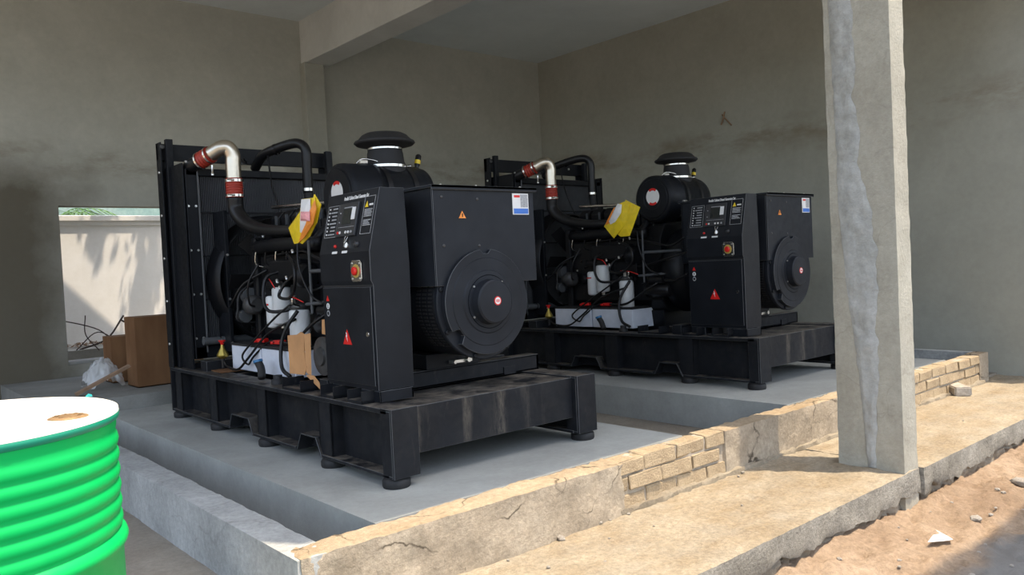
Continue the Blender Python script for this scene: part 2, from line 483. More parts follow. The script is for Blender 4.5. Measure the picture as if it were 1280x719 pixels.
def rough_grid_box(x0, x1, y0, y1, z0, z1, step, amp, seed=0, freq=6.0, skip=(), ragged=0.0):
    """box with subdivided faces displaced by noise (welded by position)"""
    bm = bmesh.new()
    nx = max(1, round((x1 - x0) / step)); ny = max(1, round((y1 - y0) / step)); nz = max(1, round((z1 - z0) / step))
    cache = {}
    def V(i, j, k):
        key = (i, j, k)
        if key not in cache:
            p = Vector((x0 + (x1 - x0) * i / nx, y0 + (y1 - y0) * j / ny, z0 + (z1 - z0) * k / nz))
            nn = Vector(((i == nx) - (i == 0), (j == ny) - (j == 0), (k == nz) - (k == 0)))
            q = p * freq + Vector((seed * 7.1, seed * 3.3, seed))
            d = noise.fractal(q, 0.9, 2.0, 4) * amp
            on_edge = (abs(nn.x) + abs(nn.y) + abs(nn.z)) >= 2
            off = nn.normalized() * (d - (abs(noise.noise(q * 2.3)) * amp * 1.6 if on_edge else 0))
            if ragged and k <= 1: off.z += ragged * (0.5 + 1.2 * noise.fractal(Vector((p.x * 5, seed, p.x)), .8, 2, 5)) * (1 if k == 0 else .5)
            cache[key] = bm.verts.new(p + off)
        return cache[key]
    def face(a, b, c, d):
        try: f = bm.faces.new((a, b, c, d)); f.smooth = True
        except ValueError: pass
    for i in range(nx):
        for j in range(ny):
            face(V(i, j, nz), V(i + 1, j, nz), V(i + 1, j + 1, nz), V(i, j + 1, nz))
            face(V(i, j, 0), V(i, j + 1, 0), V(i + 1, j + 1, 0), V(i + 1, j, 0))
    for i in range(nx):
        for k in range(nz):
            face(V(i, 0, k), V(i + 1, 0, k), V(i + 1, 0, k + 1), V(i, 0, k + 1))
            face(V(i, ny, k), V(i, ny, k + 1), V(i + 1, ny, k + 1), V(i + 1, ny, k))
    for j in range(ny):
        for k in range(nz):
            face(V(0, j, k), V(0, j, k + 1), V(0, j + 1, k + 1), V(0, j + 1, k))
            face(V(nx, j, k), V(nx, j + 1, k), V(nx, j + 1, k + 1), V(nx, j, k + 1))
    return bm

def bm_obj(name, bm, mat, parent=None, smooth_angle=None):
    bmesh.ops.recalc_face_normals(bm, faces=bm.faces)
    if smooth_angle:
        for e in bm.edges:
            if len(e.link_faces) == 2 and e.calc_face_angle(0) > smooth_angle: e.smooth = False
    me = bpy.data.meshes.new(name); bm.to_mesh(me); bm.free()
    me.materials.append(M[mat])
    o = bpy.data.objects.new(name, me); COL.objects.link(o)
    if parent is not None: o.parent = parent
    return o

def rough_box(name, x0, x1, y0, y1, z0, z1, mat, step=0.05, amp=0.006, seed=0, freq=6.0, kind='structure', parent=None, ragged=0.0):
    o = bm_obj(name, rough_grid_box(x0, x1, y0, y1, z0, z1, step, amp, seed, freq, (), ragged), mat, parent, 0.9)
    if kind: o['kind'] = kind
    return o

# ------------------------------------------------------------------ large structure
ZF = -0.29          # apron and floor level (plinth tops are 0)
DB = 10.05          # back wall
XR = 9.52           # right wall
XL = -1.6           # left end of the roof slab
ZC = 4.58           # ceiling
YF = 2.2            # facade line

# back wall with the window opening
WX0, WX1, WZ0, WZ1 = 2.06, 3.50, 0.26, 2.05
b = MB()
b.box(-7.0, WX0, DB, DB + .22, -0.5, ZC + .2)
b.box(WX1, XR + .2, DB, DB + .22, -0.5, ZC + .2)
b.box(WX0, WX1, DB, DB + .22, -0.5, WZ0)
b.box(WX0, WX1, DB, DB + .22, WZ1, ZC + .2)
b.build('wall_back', 'wall_damp', kind='structure')
b = MB(); b.box(WX0 - .0, WX1 + .0, DB + .02, DB + .30, WZ0, WZ0 + .03)
b.build('window_1', 'plinth_side', kind='structure', bevel=.004)
MB().box(XR, XR + .22, 2.05, DB + .1, -0.6, ZC + .2).build('wall_right', 'wall', kind='structure')
MB().box(XL - .2, XR + .22, 2.32, DB + .22, ZC, ZC + .16).build('ceiling', 'ceiling', kind='structure')
# concrete beams: one along the depth of the bay, one over the open front
MB().box(5.10, 5.48, 2.4, DB, 4.0, ZC + .01).build('ceiling_beam', 'beam', kind='structure', bevel=.01)
MB().box(2.15, XR, YF, 2.60, 4.0, ZC + .16).build('front_beam', 'beam', kind='structure', bevel=.01)
MB().box(5.08, 5.37, DB - .14, DB + .02, -0.3, 4.005).build('wall_pilaster', 'wall', kind='structure', bevel=.008)

# floors
rough_box('floor', XL - 3, 1.40, 2.19, DB, -0.6, ZF, 'floor', .3, .004, 1, 3)
MB().box(1.40, XR, 3.1, DB, -0.6, -0.27).build('trench_floor', 'floor', kind='structure')
rough_box('apron', 1.38, 5.31, 2.19, 3.12, ZF - .17, ZF, 'apron', .035, .011, 2, 7, ragged=.025)
rough_box('apron', 5.32, XR, 2.17, 3.12, ZF - .17, ZF, 'apron', .035, .011, 3, 7, ragged=.03)
rough_box('apron_footing', 1.0, 5.30, 2.225, 2.6, -0.75, ZF - .14, 'rubble', .03, .035, 4, 12)
rough_box('apron_footing', 5.36, XR, 2.20, 2.6, -0.75, ZF - .13, 'rubble', .03, .035, 5, 12)
rough_box('apron', XL, 1.38, 2.19, 2.8, ZF - .17, ZF - .001, 'apron', .08, .006, 6, 7)

# plinths
rough_box('equipment_plinth', 1.85, 4.125, 3.17, 7.80, -0.5, 0.0, 'plinth', .12, .003, 7, 4)
rough_box('equipment_plinth', 5.40, 8.35, 3.17, 7.80, -0.5, 0.0, 'plinth', .12, .003, 8, 4)
rough_box('rear_floor', 1.40, XR, 7.80, DB, -0.5, 0.125, 'plinth_side', .25, .003, 9, 4)

# kerb walls
rough_box('curb_wall', 1.385, 1.548, 3.0, 7.80, -0.4, 0.0, 'curb', .05, .006, 10, 5)
rough_box('curb_wall', 1.40, 3.36, 2.995, 3.17, -0.4, 0.002, 'curb_front', .03, .013, 11, 7)
rough_box('curb_wall', 4.385, 7.12, 3.025, 3.17, -0.4, 0.002, 'curb_front', .03, .011, 12, 7)
rough_box('curb_wall', 8.84, 9.08, 3.03, 3.17, -0.4, 0.006, 'curb_front', .035, .004, 13, 7)
rough_box('curb_wall', 8.98, 9.08, 3.17, 7.80, -0.4, 0.006, 'curb', .08, .004, 14, 5)

# bare brick stretches in the front kerb
BL, BH, J = 0.285, 0.083, 0.013
brick_meshes = []
for k in range(5):
    bm = bmesh.new()
    bmesh.ops.create_cube(bm, size=1.0)
    bmesh.ops.scale(bm, vec=(BL, 0.14, BH), verts=bm.verts)
    bmesh.ops.bevel(bm, geom=bm.edges[:], offset=0.007, segments=1, affect='EDGES')
    rnd = random.Random(k)
    for v in bm.verts: v.co += Vector((rnd.uniform(-1, 1), rnd.uniform(-1, 1), rnd.uniform(-1, 1))) * 0.0055
    bmesh.ops.recalc_face_normals(bm, faces=bm.faces)
    me = bpy.data.meshes.new('brick'); bm.to_mesh(me); bm.free(); me.materials.append(M['brick'])
    brick_meshes.append(me)
def brick_wall(x0, x1, seed):
    core = rough_box('curb_wall', x0 - .02, x1 + .02, 3.052, 3.160, -0.4, -0.008, 'mortar', .03, .008, seed, 12)
    rnd = random.Random(seed)
    for c in range(4):
        z = -0.004 - BH / 2 - c * (BH + J)
        x = x0 - (0.5 * (BL + J) if c % 2 else 0)
        while x < x1 - .05:
            a = max(x, x0); e = min(x + BL, x1)
            if e - a > .06:
                o = bpy.data.objects.new('brick', brick_meshes[rnd.randrange(5)])
                o.location = ((a + e) / 2, 3.107 + rnd.uniform(-.006, .006), z + rnd.uniform(-.003, .003))
                o.scale = ((e - a) / BL, 1, 1)
                o.rotation_euler = (rnd.uniform(-.02, .02), rnd.uniform(-.008, .008), rnd.uniform(-.02, .02))
                COL.objects.link(o); o.parent = core
            x += BL + J
brick_wall(3.30, 4.385, 21)
brick_wall(7.12, 8.84, 22)
rough_box('curb_footing', 1.5, 8.9, 3.0, 3.08, -0.4, -0.262, 'dust', .03, .022, 31, 9)

# pillar with ragged mortar patch
pil = rough_box('concrete_pillar', 5.10, 5.30, 2.20, 2.63, -0.6, 4.02, 'pillar', .05, .004, 15, 9, kind=None)
tag(pil, 'tall bare concrete pillar standing on the sunlit apron in front of the wall', 'pillar')
# narrow sunlit render strip is just its front face; the trowelled mortar seam is a raised part
vs, fs = [], []
nz = 150; ny = 10
for k in range(nz + 1):
    z = -0.28 + k * (3.3 + .28) / nz
    def lerp3(v, pts):
        for (z0_, a0_), (z1_, a1_) in zip(pts, pts[1:]):
            if v <= z1_: return a0_ + (a1_ - a0_) * max(0, (v - z0_)) / (z1_ - z0_)
        return pts[-1][1]
    yl = lerp3(z, [(-.3, 2.43), (.3, 2.47), (1.2, 2.56), (2.8, 2.59), (3.5, 2.60)]) + .012 * noise.noise(Vector((3, 0, z * 3))) + .008 * noise.noise(Vector((3, 4, z * 14)))
    yr = lerp3(z, [(-.3, 2.38), (.2, 2.35), (1.0, 2.33), (1.35, 2.35), (1.7, 2.42), (2.8, 2.44), (3.5, 2.45)]) + .03 * noise.noise(Vector((9, 0, z * 4))) + .022 * noise.noise(Vector((5, 1, z * 12)))
    cy, wl_, wr_ = yl, 0.0, yl - yr
    for j in range(ny + 1):
        t = j / ny
        y = cy + wl_ - (wl_ + wr_) * t
        h = (1 - abs(2 * t - 1) ** 4) * (0.010 + 0.012 * noise.fractal(Vector((y * 14, 2, z * 9)), 1, 2, 4))
        vs.append((5.098 - max(h, -.004), y, z))
for k in range(nz):
    for j in range(ny):
        a = k * (ny + 1) + j
        fs.append((a, a + 1, a + ny + 2, a + ny + 1))
MB().add(vs, fs, True).build('mortar_seam', 'patch', pil, label='rough blue-grey trowelled mortar seam')

# sand ground
def ground_z(x, y):
    z = -0.60
    if 1.5 < x < 12 and -1 < y < 2.9:
        w = max(0, min(1, (x - 1.5) / 1.0, (12 - x), (y + 1) / .8))
        k = .3 + .7 * max(0, min(1, (y - .9) / .7))
        n1 = noise.fractal(Vector((x * 1.3, y * 1.6, 3)), 1, 2, 5) * 0.055 * k
        n2 = noise.fractal(Vector((x * 7, y * 10, 1)), .7, 2, 4) * 0.034 * k
        z += w * (n1 + n2 + 0.10 * max(0, min(1, (y - 0.9) / 1.3)) ** 1.5)
    if y > 2.5: z = min(z, -0.62)
    return z
def ground():
    xs = [-30, -14, -6, -2, 0, 1.5] + [2.4 + .035 * i for i in range(240)] + [12, 14, 20, 34]
    ys = [-30, -12, -5, -2, -1, -.4, 0, .3, .6] + [.8 + .035 * i for i in range(50)] + [2.9, 6, 10.4, 18, 40]
    vs = [(x, y, ground_z(x, y)) for y in ys for x in xs]
    nx = len(xs)
    fs = [(j * nx + i, j * nx + i + 1, (j + 1) * nx + i + 1, (j + 1) * nx + i) for j in range(len(ys) - 1) for i in range(nx - 1)]
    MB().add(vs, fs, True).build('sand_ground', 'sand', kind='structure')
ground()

# awning on the far side of the road (behind the camera); it shades the near strip of the road
aw = empty('lane_awning', (8, -1.6, -0.6))
tag(aw, 'flat concrete awning on posts across the road, behind the camera', 'awning')
MB((8, -1.6, -.6)).box(1.6, 16, -2.0, 0.34, 5.0, 5.12).build('awning_slab', 'ceiling', aw)
for x in (2.2, 6.5, 11, 15.5):
    MB((8, -1.6, -.6)).box(x - .1, x + .1, -1.9, -1.7, -.65, 5.0).build('awning_post', 'pillar', aw)

# ------------------------------------------------------------------ yard behind the window
yw = empty('boundary_wall', (3, 12.5, -.6))
tag(yw, 'white boundary wall seen through the window opening, dappled with tree shade', 'wall')
MB((3, 12.5, -.6)).box(-2, 9, 12.45, 12.65, -.6, 2.04).build('wall_face', 'white_wall', yw)
MB((3, 12.5, -.6)).box(-2, 9, 12.405, 12.70, 2.05, 2.13).build('coping', 'white_wall', yw, bevel=.008)
MB((3, 12.5, -.6)).box(-2, 9, 12.43, 12.68, 1.99, 2.05).build('coping_moulding', 'white_wall', yw, bevel=.008)
led = MB().box(-2, 9, 11.7, 12.44, -.6, 0.30).build('garden_ledge', 'plinth_side', bevel=.01, kind='structure')
nb = MB().box(-4, 12, 16.0, 16.3, -.6, 5.0).build('neighbour_wall', 'green_wall')
tag(nb, 'pale green wall rising beyond the white boundary wall', 'wall')
rnd = random.Random(5)
b = MB()
for k in range(420):
    x = rnd.uniform(2.0, 4.3); y = rnd.uniform(12.0, 12.38); z = 0.315 + rnd.uniform(0, .05) * rnd.random()
    a = rnd.uniform(0, PI); s_ = rnd.uniform(.02, .05)
    d = Vector((math.cos(a), math.sin(a), rnd.uniform(-.3, .5))) * s_; e = Vector((-math.sin(a), math.cos(a), rnd.uniform(-.3, .5))) * s_ * .45
    c = Vector((x, y, z + .01)); b.add([c - d, c + e, c + d, c - e], [(0, 1, 2, 3)])
tag(b.build('dead_leaves', 'dry', kind='stuff'), 'drift of dead brown leaves along the ledge outside the window', 'leaves')

tw = MB()
tw.tube([(2.55, 11.75, .30), (2.85, 11.6, .42), (3.05, 11.5, .72)], .012, 5)
tw.tube([(2.95, 11.5, .3), (2.75, 11.55, .55), (2.35, 11.7, .70), (2.15, 11.7, .72)], .008, 5)
tw.tube([(3.25, 11.6, .28), (3.1, 11.5, .58), (3.02, 11.5, .66)], .012, 5)
tw.tube([(2.75, 11.6, .28), (2.6, 11.6, .5), (2.62, 11.65, .75)], .007, 5)
tw.tube([(2.5, 11.7, .30), (2.75, 11.6, .52), (3.0, 11.4, .32)], .007, 5)
tag(tw.build('dry_branch', 'twig'), 'bare dry branch lying on the ledge outside the window', 'branch')

# palm beside the boundary wall
pr = empty('palm_tree', (2.9, 14.2, -.6))
tag(pr, 'green palm with arching fronds over the top of the boundary wall', 'palm')
MB((2.9, 14.2, -.6)).tube([(2.9, 14.2, -.6), (2.88, 14.22, .8), (2.9, 14.2, 2.2)], [.12, .1, .09], 10).build('trunk', 'twig', pr)
def frond(base, az, ln, droop, parent, off):
    b = MB(off); base = Vector(base)
    h = Vector((math.cos(az), math.sin(az), 0)); sd_ = Vector((-math.sin(az), math.cos(az), 0))
    pts = []
    for i in range(15):
        t = i / 14
        pts.append(base + h * ln * t + Vector((0, 0, ln * (.75 * t - droop * t * t))))
    b.tube(pts, .008, 4, 1)
    for i in range(1, 15):
        t = i / 14; l = ln * .38 * math.sin(PI * (0.12 + .85 * t))
        for sg in (-1, 1):
            tip = pts[i] + (sd_ * sg * .85 + h * .5).normalized() * l + Vector((0, 0, -l * .35))
            w = h * .014
            b.add([pts[i] - w, pts[i] + w, tip], [(0, 1, 2)])
    b.build('frond', 'foliage', parent)
for k in range(9):
    frond((2.9, 14.2, 2.2), k * 2 * PI / 9 + .3, .9 + .12 * (k % 3), .95, pr, (2.9, 14.2, -.6))

# unseen sloped roof added to shade the lower left of the boundary wall
lt = empty('added_shade_roof', (1.9, 11.0, -.6))
tag(lt, 'added sloping roof behind the shed, unseen, shading the boundary wall', 'shade caster')
MB((1.9, 11.0, -.6)).prism([(1.6, 5.50), (3.75, 3.10), (3.75, 3.06), (1.6, 5.46)], 'y', 10.4, 11.79).build('shade_sheet', 'fins', lt)
MB((1.9, 11.0, -.6)).prism([(1.6, 5.46), (3.75, 3.06), (3.60, 2.95), (1.6, 2.95)], 'y', 11.76, 11.79).build('shade_board', 'wood', lt)
for y in (10.5, 11.7):
    MB((1.9, 11.0, -.6)).box(1.62, 1.72, y, y + .08, -.65, 5.40).build('shade_roof_post', 'wood', lt)

# broadleaf tree between the shed and the boundary wall, crown above the window head
tr = empty('shade_tree', (6.2, 11.3, -.6))
tag(tr, 'leafy tree in the back yard whose crown shades the white boundary wall', 'tree')
o_ = (6.2, 11.3, -.6)
MB(o_).tube([(6.2, 11.3, -.6), (6.1, 11.3, 1.6), (5.6, 11.4, 3.4), (4.9, 11.5, 4.4)], [.14, .12, .09, .05], 10).build('trunk', 'twig', tr)
b = MB(o_); rnd = random.Random(11)
for k in range(750):
    cl = rnd.choice([(4.32, 11.6, 5.2, .34), (3.62, 11.6, 5.5, .14), (5.0, 11.5, 5.0, .7), (5.6, 11.4, 4.6, .7), (4.12, 11.6, 4.35, .16)])
    p = Vector((rnd.gauss(0, .5), rnd.gauss(0, .4), rnd.gauss(0, .45))) * cl[3] + Vector(cl[:3])
    if p.y < 10.6: continue
    a = Vector((rnd.uniform(-1, 1), rnd.uniform(-1, 1), rnd.uniform(-1, 1))).normalized(); c = a.orthogonal().normalized()
    s_ = rnd.uniform(.05, .09)
    b.add([p - a * s_, p + c * s_ * .5, p + a * s_, p - c * s_ * .5], [(0, 1, 2, 3)])
b.build('foliage', 'foliage', tr, kind='stuff')

# ------------------------------------------------------------------ generator set
O = (2.2, 3.55, 0.0)
gen = empty('diesel_generator', O)
def G(): return MB(O)

def make_generator(root):
    # ---- skid
    # near-side and far-side C rails: web set back between flanges
    for side in (0, 1):
        xa, xb = (2.20, 2.37) if side == 0 else (3.57, 3.74)
        web = (2.295, 2.31) if side == 0 else (3.63, 3.645)
        r = G().box(xa, xb, 3.60, 7.02, .395, .42).box(web[0], web[1], 3.60, 7.02, .07, .40)
        # bottom flange broken by the two fork pockets
        for ya, yb in ((3.60, 4.36), (4.70, 5.36), (5.76, 7.02)):
            r.box(xa, xb, ya, yb, .055, .073)
        r.build('frame_rail', 'frame_black', root, .002)
        xo = (2.212, 2.296) if side == 0 else (3.644, 3.73)
        for y in (4.31, 5.21, 6.09, 6.86):
            G().box(xo[0], xo[1], y - .075, y - .063, .073, .396).box(xo[0], xo[1], y + .063, y + .075, .073, .396)\
               .box(xo[0] if side == 0 else xo[1] - .012, xo[0] + .012 if side == 0 else xo[1], y - .075, y + .075, .073, .396)\
               .build('stiffener', 'frame_black', root)
        for y in (3.627, 4.313, 5.21, 6.09, 6.93):
            cx = 2.259 if side == 0 else 3.68
            G().lathe((cx, y, 0), (0, 0, 1), [(0, .072), (.010, .076), (.036, .076), (.048, .068), (.056, .05)], 20).build('rubber_foot', 'rubber', root)
    for (ya, yb) in ((4.34, 4.68), (5.34, 5.78)):
        # bent-plate fork pocket crossing the skid
        t = .008; d = .07
        poly = [(ya, .055), (ya + d, .17), (yb - d, .17), (yb, .055), (yb - .012, .055), (yb - d - .004, .17 - t), (ya + d + .004, .17 - t), (ya + .012, .055)]
        G().prism(poly, 'x', 2.195, 3.745).build('fork_pocket', 'frame_black', root, .002)
    # end posts at the near end
    for xa, xb, xi in ((2.20, 2.365, 2.365), (3.575, 3.74, 3.575)):
        G().box(xa, xb, 3.55, 3.565, .056, .424).box(xa, xa + .012, 3.566, 3.66, .069, .411).box(xb - .012, xb, 3.566, 3.66, .069, .411)\
           .box(xa, xb, 3.566, 3.66, .412, .423).box(xa, xb, 3.566, 3.66, .057, .068).build('end_post', 'frame_black', root, .002)
    G().box(2.366, 3.574, 3.60, 3.612, .157, .412).box(2.366, 3.574, 3.613, 4.05, .400, .411).box(2.366, 3.574, 3.613, 3.68, .158, .169).build('end_crossbeam', 'frame_scuffed', root, .002)
    G().box(2.2, 3.74, 7.0, 7.02, .056, .42).build('far_end_plate', 'frame_black', root)
    for y in (4.9, 5.95, 6.7):
        G().box(2.31, 3.63, y, y + .1, .18, .415).build('crossmember', 'frame_black', root)
    G().box(2.31, 3.63, 4.05, 7.0, .20, .206).build('drip_tray', 'frame_black', root)
    G().box(2.30, 3.72, 4.06, 4.17, .42, .432).box(2.30, 3.72, 4.06, 4.072, .42, .52).box(2.30, 3.72, 4.06, 4.17, .512, .524).box(3.70, 3.72, 4.06, 4.17, .42, .52).build('mounting_beam', 'frame_black', root, .002)
    G().box(2.30, 3.72, 4.42, 4.52, .42, .50).build('mounting_beam', 'frame_black', root, .002)
    for xa in (2.42, 3.40):
        G().box(xa, xa + .10, 4.05, 4.75, .42, .47).build('mounting_rail', 'frame_black', root)
    # blocks on the near rail
    for ya, yb in ((4.60, 4.86), (3.86, 4.02), (4.18, 4.34)):
        G().box(2.21, 2.36, ya, yb, .42, .437).box(2.21, 2.36, ya, ya + .008, .42, .49).box(2.21, 2.36, yb - .008, yb, .42, .49).build('rail_bracket', 'frame_black', root)
    G().box(2.27, 2.95, 6.35, 6.48, .42, .50).build('radiator_foot_beam', 'frame_black', root, .002)
    G().box(2.27, 3.70, 6.72, 6.98, .42, .46).build('radiator_foot_beam', 'frame_black', root, .002)

    # ---- alternator
    cx, cz = 2.985, .937
    G().lathe((cx, 3.76, cz), (0, 1, 0), [(0, .315), (.02, .33), (.9, .33), (.95, .30)], 40).build('alternator_barrel', 'black', root)
    G().lathe((cx, 3.715, cz), (0, 1, 0), [(0, .338), (.006, .343), (.028, .343), (.03, .325), (.05, .325)], 48, sharp=True).build('end_flange', 'alt_grey', root)
    # louvre slots round the barrel behind the flange
    lv = G()
    for k in range(26):
        a = PI * (.72 + k * .022)
        for yy in (3.80, 3.86, 3.92):
            p = Vector((cx + .331 * math.cos(a), yy, cz + .331 * math.sin(a)))
            lv.cb(p, .006, .04, .012, Matrix.Rotation(-a, 3, 'Y'))
    lv.build('louvres', 'rubber', root, kind='stuff')
    # terminal box: open-bottomed hood over the barrel, front skirt to z=1.045
    hood = G()
    hood.box(2.64, 3.41, 3.70, 3.712, 1.045, 1.612)
    hood.box(2.64, 2.65, 3.712, 4.62, 1.045, 1.612).box(3.40, 3.41, 3.712, 4.62, 1.045, 1.612)
    hood.box(2.64, 3.41, 4.60, 4.612, 1.10, 1.612)
    hood.build('terminal_box', 'alt_grey', root, .003)
    lid = G().box(2.622, 3.428, 3.683, 4.64, 1.606, 1.622).box(2.622, 3.428, 3.683, 3.688, 1.595, 1.622)
    lid = lid.build('terminal_box_lid', 'alt_grey', root, .002)
    bl = G()
    for x in (2.72, 2.98, 3.33):
        bl.lathe((x, 3.73, 1.622), (0, 0, 1), [(0, .009), (.008, .008), (.011, .003)], 8)
    bl.build('bolt', 'zinc', lid, kind='stuff')
    s = G()
    for x, z in ((2.70, 1.555), (2.96, 1.545), (2.70, 1.275), (2.96, 1.27)):
        s.lathe((x, 3.70, z), (0, -1, 0), [(0, .010), (.004, .009), (.006, .004)], 10)
    s.build('screw', 'grey_cast', root, kind='stuff')
    # rating plate, top right
    pl = G().box(3.235, 3.365, 3.696, 3.70, 1.455, 1.585).build('rating_plate', 'label_white', root, label='white and blue printed rating plate')
    G().box(3.242, 3.360, 3.6945, 3.6965, 1.460, 1.492).build('blue_band', 'blue', pl)
    G().box(3.248, 3.295, 3.6945, 3.6965, 1.560, 1.574).build('red_print', 'red', pl)
    G().box(3.30, 3.358, 3.6945, 3.6965, 1.500, 1.578).build('print_block', 'label_grey', pl)
    tri = G().prism([(2.818, 1.432), (2.868, 1.432), (2.843, 1.474)], 'y', 3.696, 3.70).build('warning_triangle', 'orange', root, label='orange warning triangle sticker')
    G().prism([(2.840, 1.439), (2.846, 1.439), (2.847, 1.460), (2.839, 1.460)], 'y', 3.6945, 3.6965).build('exclamation_mark', 'black', tri)
    tri = G().prism([(2.655, .86), (2.69, .86), (2.672, .892)], 'y', 3.80, 3.803)
    # end cover disc with notches cut in its rim
    def disc_poly(r0, notches, n=96):
        p = []
        for k in range(n):
            a = 2 * PI * k / n
            rr = r0
            for (ac, hw, dep) in notches:
                if abs((a - ac + PI) % (2 * PI) - PI) < hw: rr = r0 - dep
            p.append((cx + rr * math.cos(a), cz + rr * math.sin(a)))
        return p
    dp = disc_poly(.312, [(PI * .5, .115, .026), (PI * 1.22, .14, .05)])
    dv = []
    n = len(dp)
    b = G()
    b.prism(dp, 'y', 3.675, 3.714)
    b.build('end_cover', 'alt_grey', root, .004)
    G().lathe((cx, 3.675, cz), (0, -1, 0), [(0, .262), (.004, .258), (.005, .19), (.012, .183), (.013, .160), (.006, .155)], 48, sharp=True, cap0=False, cap1=False).build('cover_ring', 'alt_grey', root)
    hub = G().lathe((cx, 3.673, cz), (0, -1, 0), [(0, .158), (.014, .155), (.014, .135), (.066, .130), (.073, .120), (.074, .001)], 40, sharp=True, cap0=False).build('bearing_hub', 'alt_grey', root)
    G().lathe((cx + .012, 3.599, cz + .004), (0, -1, 0), [(0, .0265), (.0015, .0265)], 24).build('hub_sticker', 'red', hub, label='round red and white sticker')
    G().lathe((cx + .012, 3.5975, cz + .004), (0, -1, 0), [(0, .0205), (.0012, .0205)], 24).build('sticker_centre', 'label_white', hub)
    tx = G()
    for k in range(-2, 3):
        tx.cb((cx + .012 + k * .006, 3.596, cz + .004), .003, .001, .020 - abs(k) * .003)
    tx.build('sticker_mark', 'red', hub)
    for k in range(8):
        a = PI / 8 + k * PI / 4 + .12
        G().lathe((cx + .326 * math.cos(a), 3.716, cz + .326 * math.sin(a)), (0, -1, 0), [(0, .016), (.012, .015), (.015, .009)], 6, smooth=False).build('flange_bolt', 'black', root)
    for a in (.85, 2.45, 3.75, 5.5):
        G().lathe((cx + .148 * math.cos(a), 3.66, cz + .148 * math.sin(a)), (0, -1, 0), [(0, .007), (.007, .006)], 8).build('hub_screw', 'zinc', root)
    G().box(2.78, 3.19, 4.05, 4.5, .524, .62).build('alternator_foot', 'black', root, .006)
    G().cb((3.02, 4.02, .56), .16, .03, .018).lathe((3.06, 4.0, .565), (0, -1, 0), [(0, .018), (.02, .016)], 8).lathe((2.95, 4.0, .56), (0, -1, 0), [(0, .012), (.02, .011)], 8).build('ground_strap', 'zinc', root)
    for x in (2.72, 2.78, 2.84):
        G().lathe((x, 4.3, .60), (0, 0, 1), [(0, .012), (.02, .011)], 6).build('mount_bolt', 'zinc', root)

    # ---- control cabinet
    y0, y1 = 3.80, 4.375
    prof = [(2.285, .49), (2.285, 1.075), (2.272, 1.10), (2.272, 1.262), (2.358, 1.612), (2.515, 1.612), (2.528, 1.18), (2.515, .49)]
    cab = G().prism(prof, 'y', y0, y1).build('control_cabinet', 'panel_black', root, .003)
    G().box(2.283, 2.2865, y0 + .004, y1 - .004, 1.066, 1.076).build('door_gap', 'rubber', cab)
    door = G().box(2.276, 2.287, y0 + .018, y1 - .008, .515, 1.064).build('door', 'panel_black', cab, .002)
    G().box(2.29, 2.512, y0 + .001, y0 + .012, .424, .485).box(2.29, 2.30, y0 + .001, y0 + .2, .424, .485).box(2.50, 2.512, y0 + .001, y0 + .2, .424, .485).build('cabinet_foot', 'panel_black', cab, .002)
    G().box(2.29, 2.512, y1 - .15, y1 - .001, .424, .49).build('cabinet_foot', 'panel_black', cab, .002)
    # console face frame
    ub = Vector((.086, 0, .35)); L = ub.length; ub.normalize()
    nb_ = Vector((-ub.z, 0, ub.x))
    def cp(y, sdist, off=0.0):
        return Vector((2.272, y, 1.262)) + ub * sdist + nb_ * off
    def plate(ya, yb, sa, sb, o0, o1, b=None):
        b = b or G()
        vs = [cp(y, q, o) for o in (o0, o1) for q in (sa, sb) for y in (ya, yb)]
        return b.add(vs, [(0, 2, 3, 1), (4, 5, 7, 6), (0, 1, 5, 4), (2, 6, 7, 3), (0, 4, 6, 2), (1, 3, 7, 5)])
    def mat_at(y, sdist, off=.0015):
        c = cp(y, sdist, off)
        mtx = Matrix((Vector((0, -1, 0)), ub, nb_)).transposed().to_4x4()
        mtx.translation = c
        return mtx
    def frame(ya, yb, sa, sb, w, mat, name, par):
        b = G()
        plate(ya, yb, sa, sa + w, 0, .0015, b); plate(ya, yb, sb - w, sb, 0, .0015, b)
        plate(ya, ya + w, sa, sb, 0, .0015, b); plate(yb - w, yb, sa, sb, 0, .0015, b)
        return b.build(name, mat, par)
    text(None, 'title_lettering', 'Parallel Cabinet Diesel Generator Set', .030, mat_at(4.175, .325), 'label_white', cab, O, sx=.60, bold=.0010)
    ind = frame(4.215, 4.350, .10, .292, .0025, 'label_grey', 'indicator_frame', cab)
    for k in range(8):
        s_ = .118 + k * .0222
        G().lathe(cp(4.325, s_, 0), nb_, [(0, .0055), (.004, .005)], 10).build('indicator_lamp', 'label_white', cab)
    b = G()
    for k in range(8):
        s_ = .118 + k * .0222
        plate(4.235, 4.235 + .055 + .02 * ((k * 7) % 3 == 0), s_ - .004, s_ + .004, 0, .0012, b)
    b.build('indicator_lettering', 'label_grey', cab)
    mod = plate(3.975, 4.195, .095, .292, -.001, .014).build('control_module', 'module', cab, .003)
    plate(4.035, 4.135, .165, .255, .014, .016).build('display', 'screen', mod)
    plate(3.998, 4.036, .190, .262, .014, .0165).build('module_sticker', 'label_white', mod)
    plate(4.03, 4.13, .262, .267, .014, .0155).build('module_lettering', 'label_grey', mod)
    plate(3.99, 4.17, .148, .150, .014, .0155).build('module_line', 'label_grey', mod)
    for y, c in ((4.165, 'red'), (4.14, 'label_white'), (4.075, 'label_white'), (4.045, 'label_white'), (4.012, 'label_grey')):
        G().lathe(cp(y, .118, .014), nb_, [(0, .0085), (.004, .0075)], 12).build('button', c, mod)
    for s_ in (.235, .18): G().lathe(cp(4.165, s_, .014), nb_, [(0, .005), (.003, .004)], 8).build('button', 'label_grey', mod)
    wf = frame(3.822, 3.935, .10, .318, .0025, 'label_grey', 'notice_frame', cab)
    c0 = cp(3.905, .255, .001)
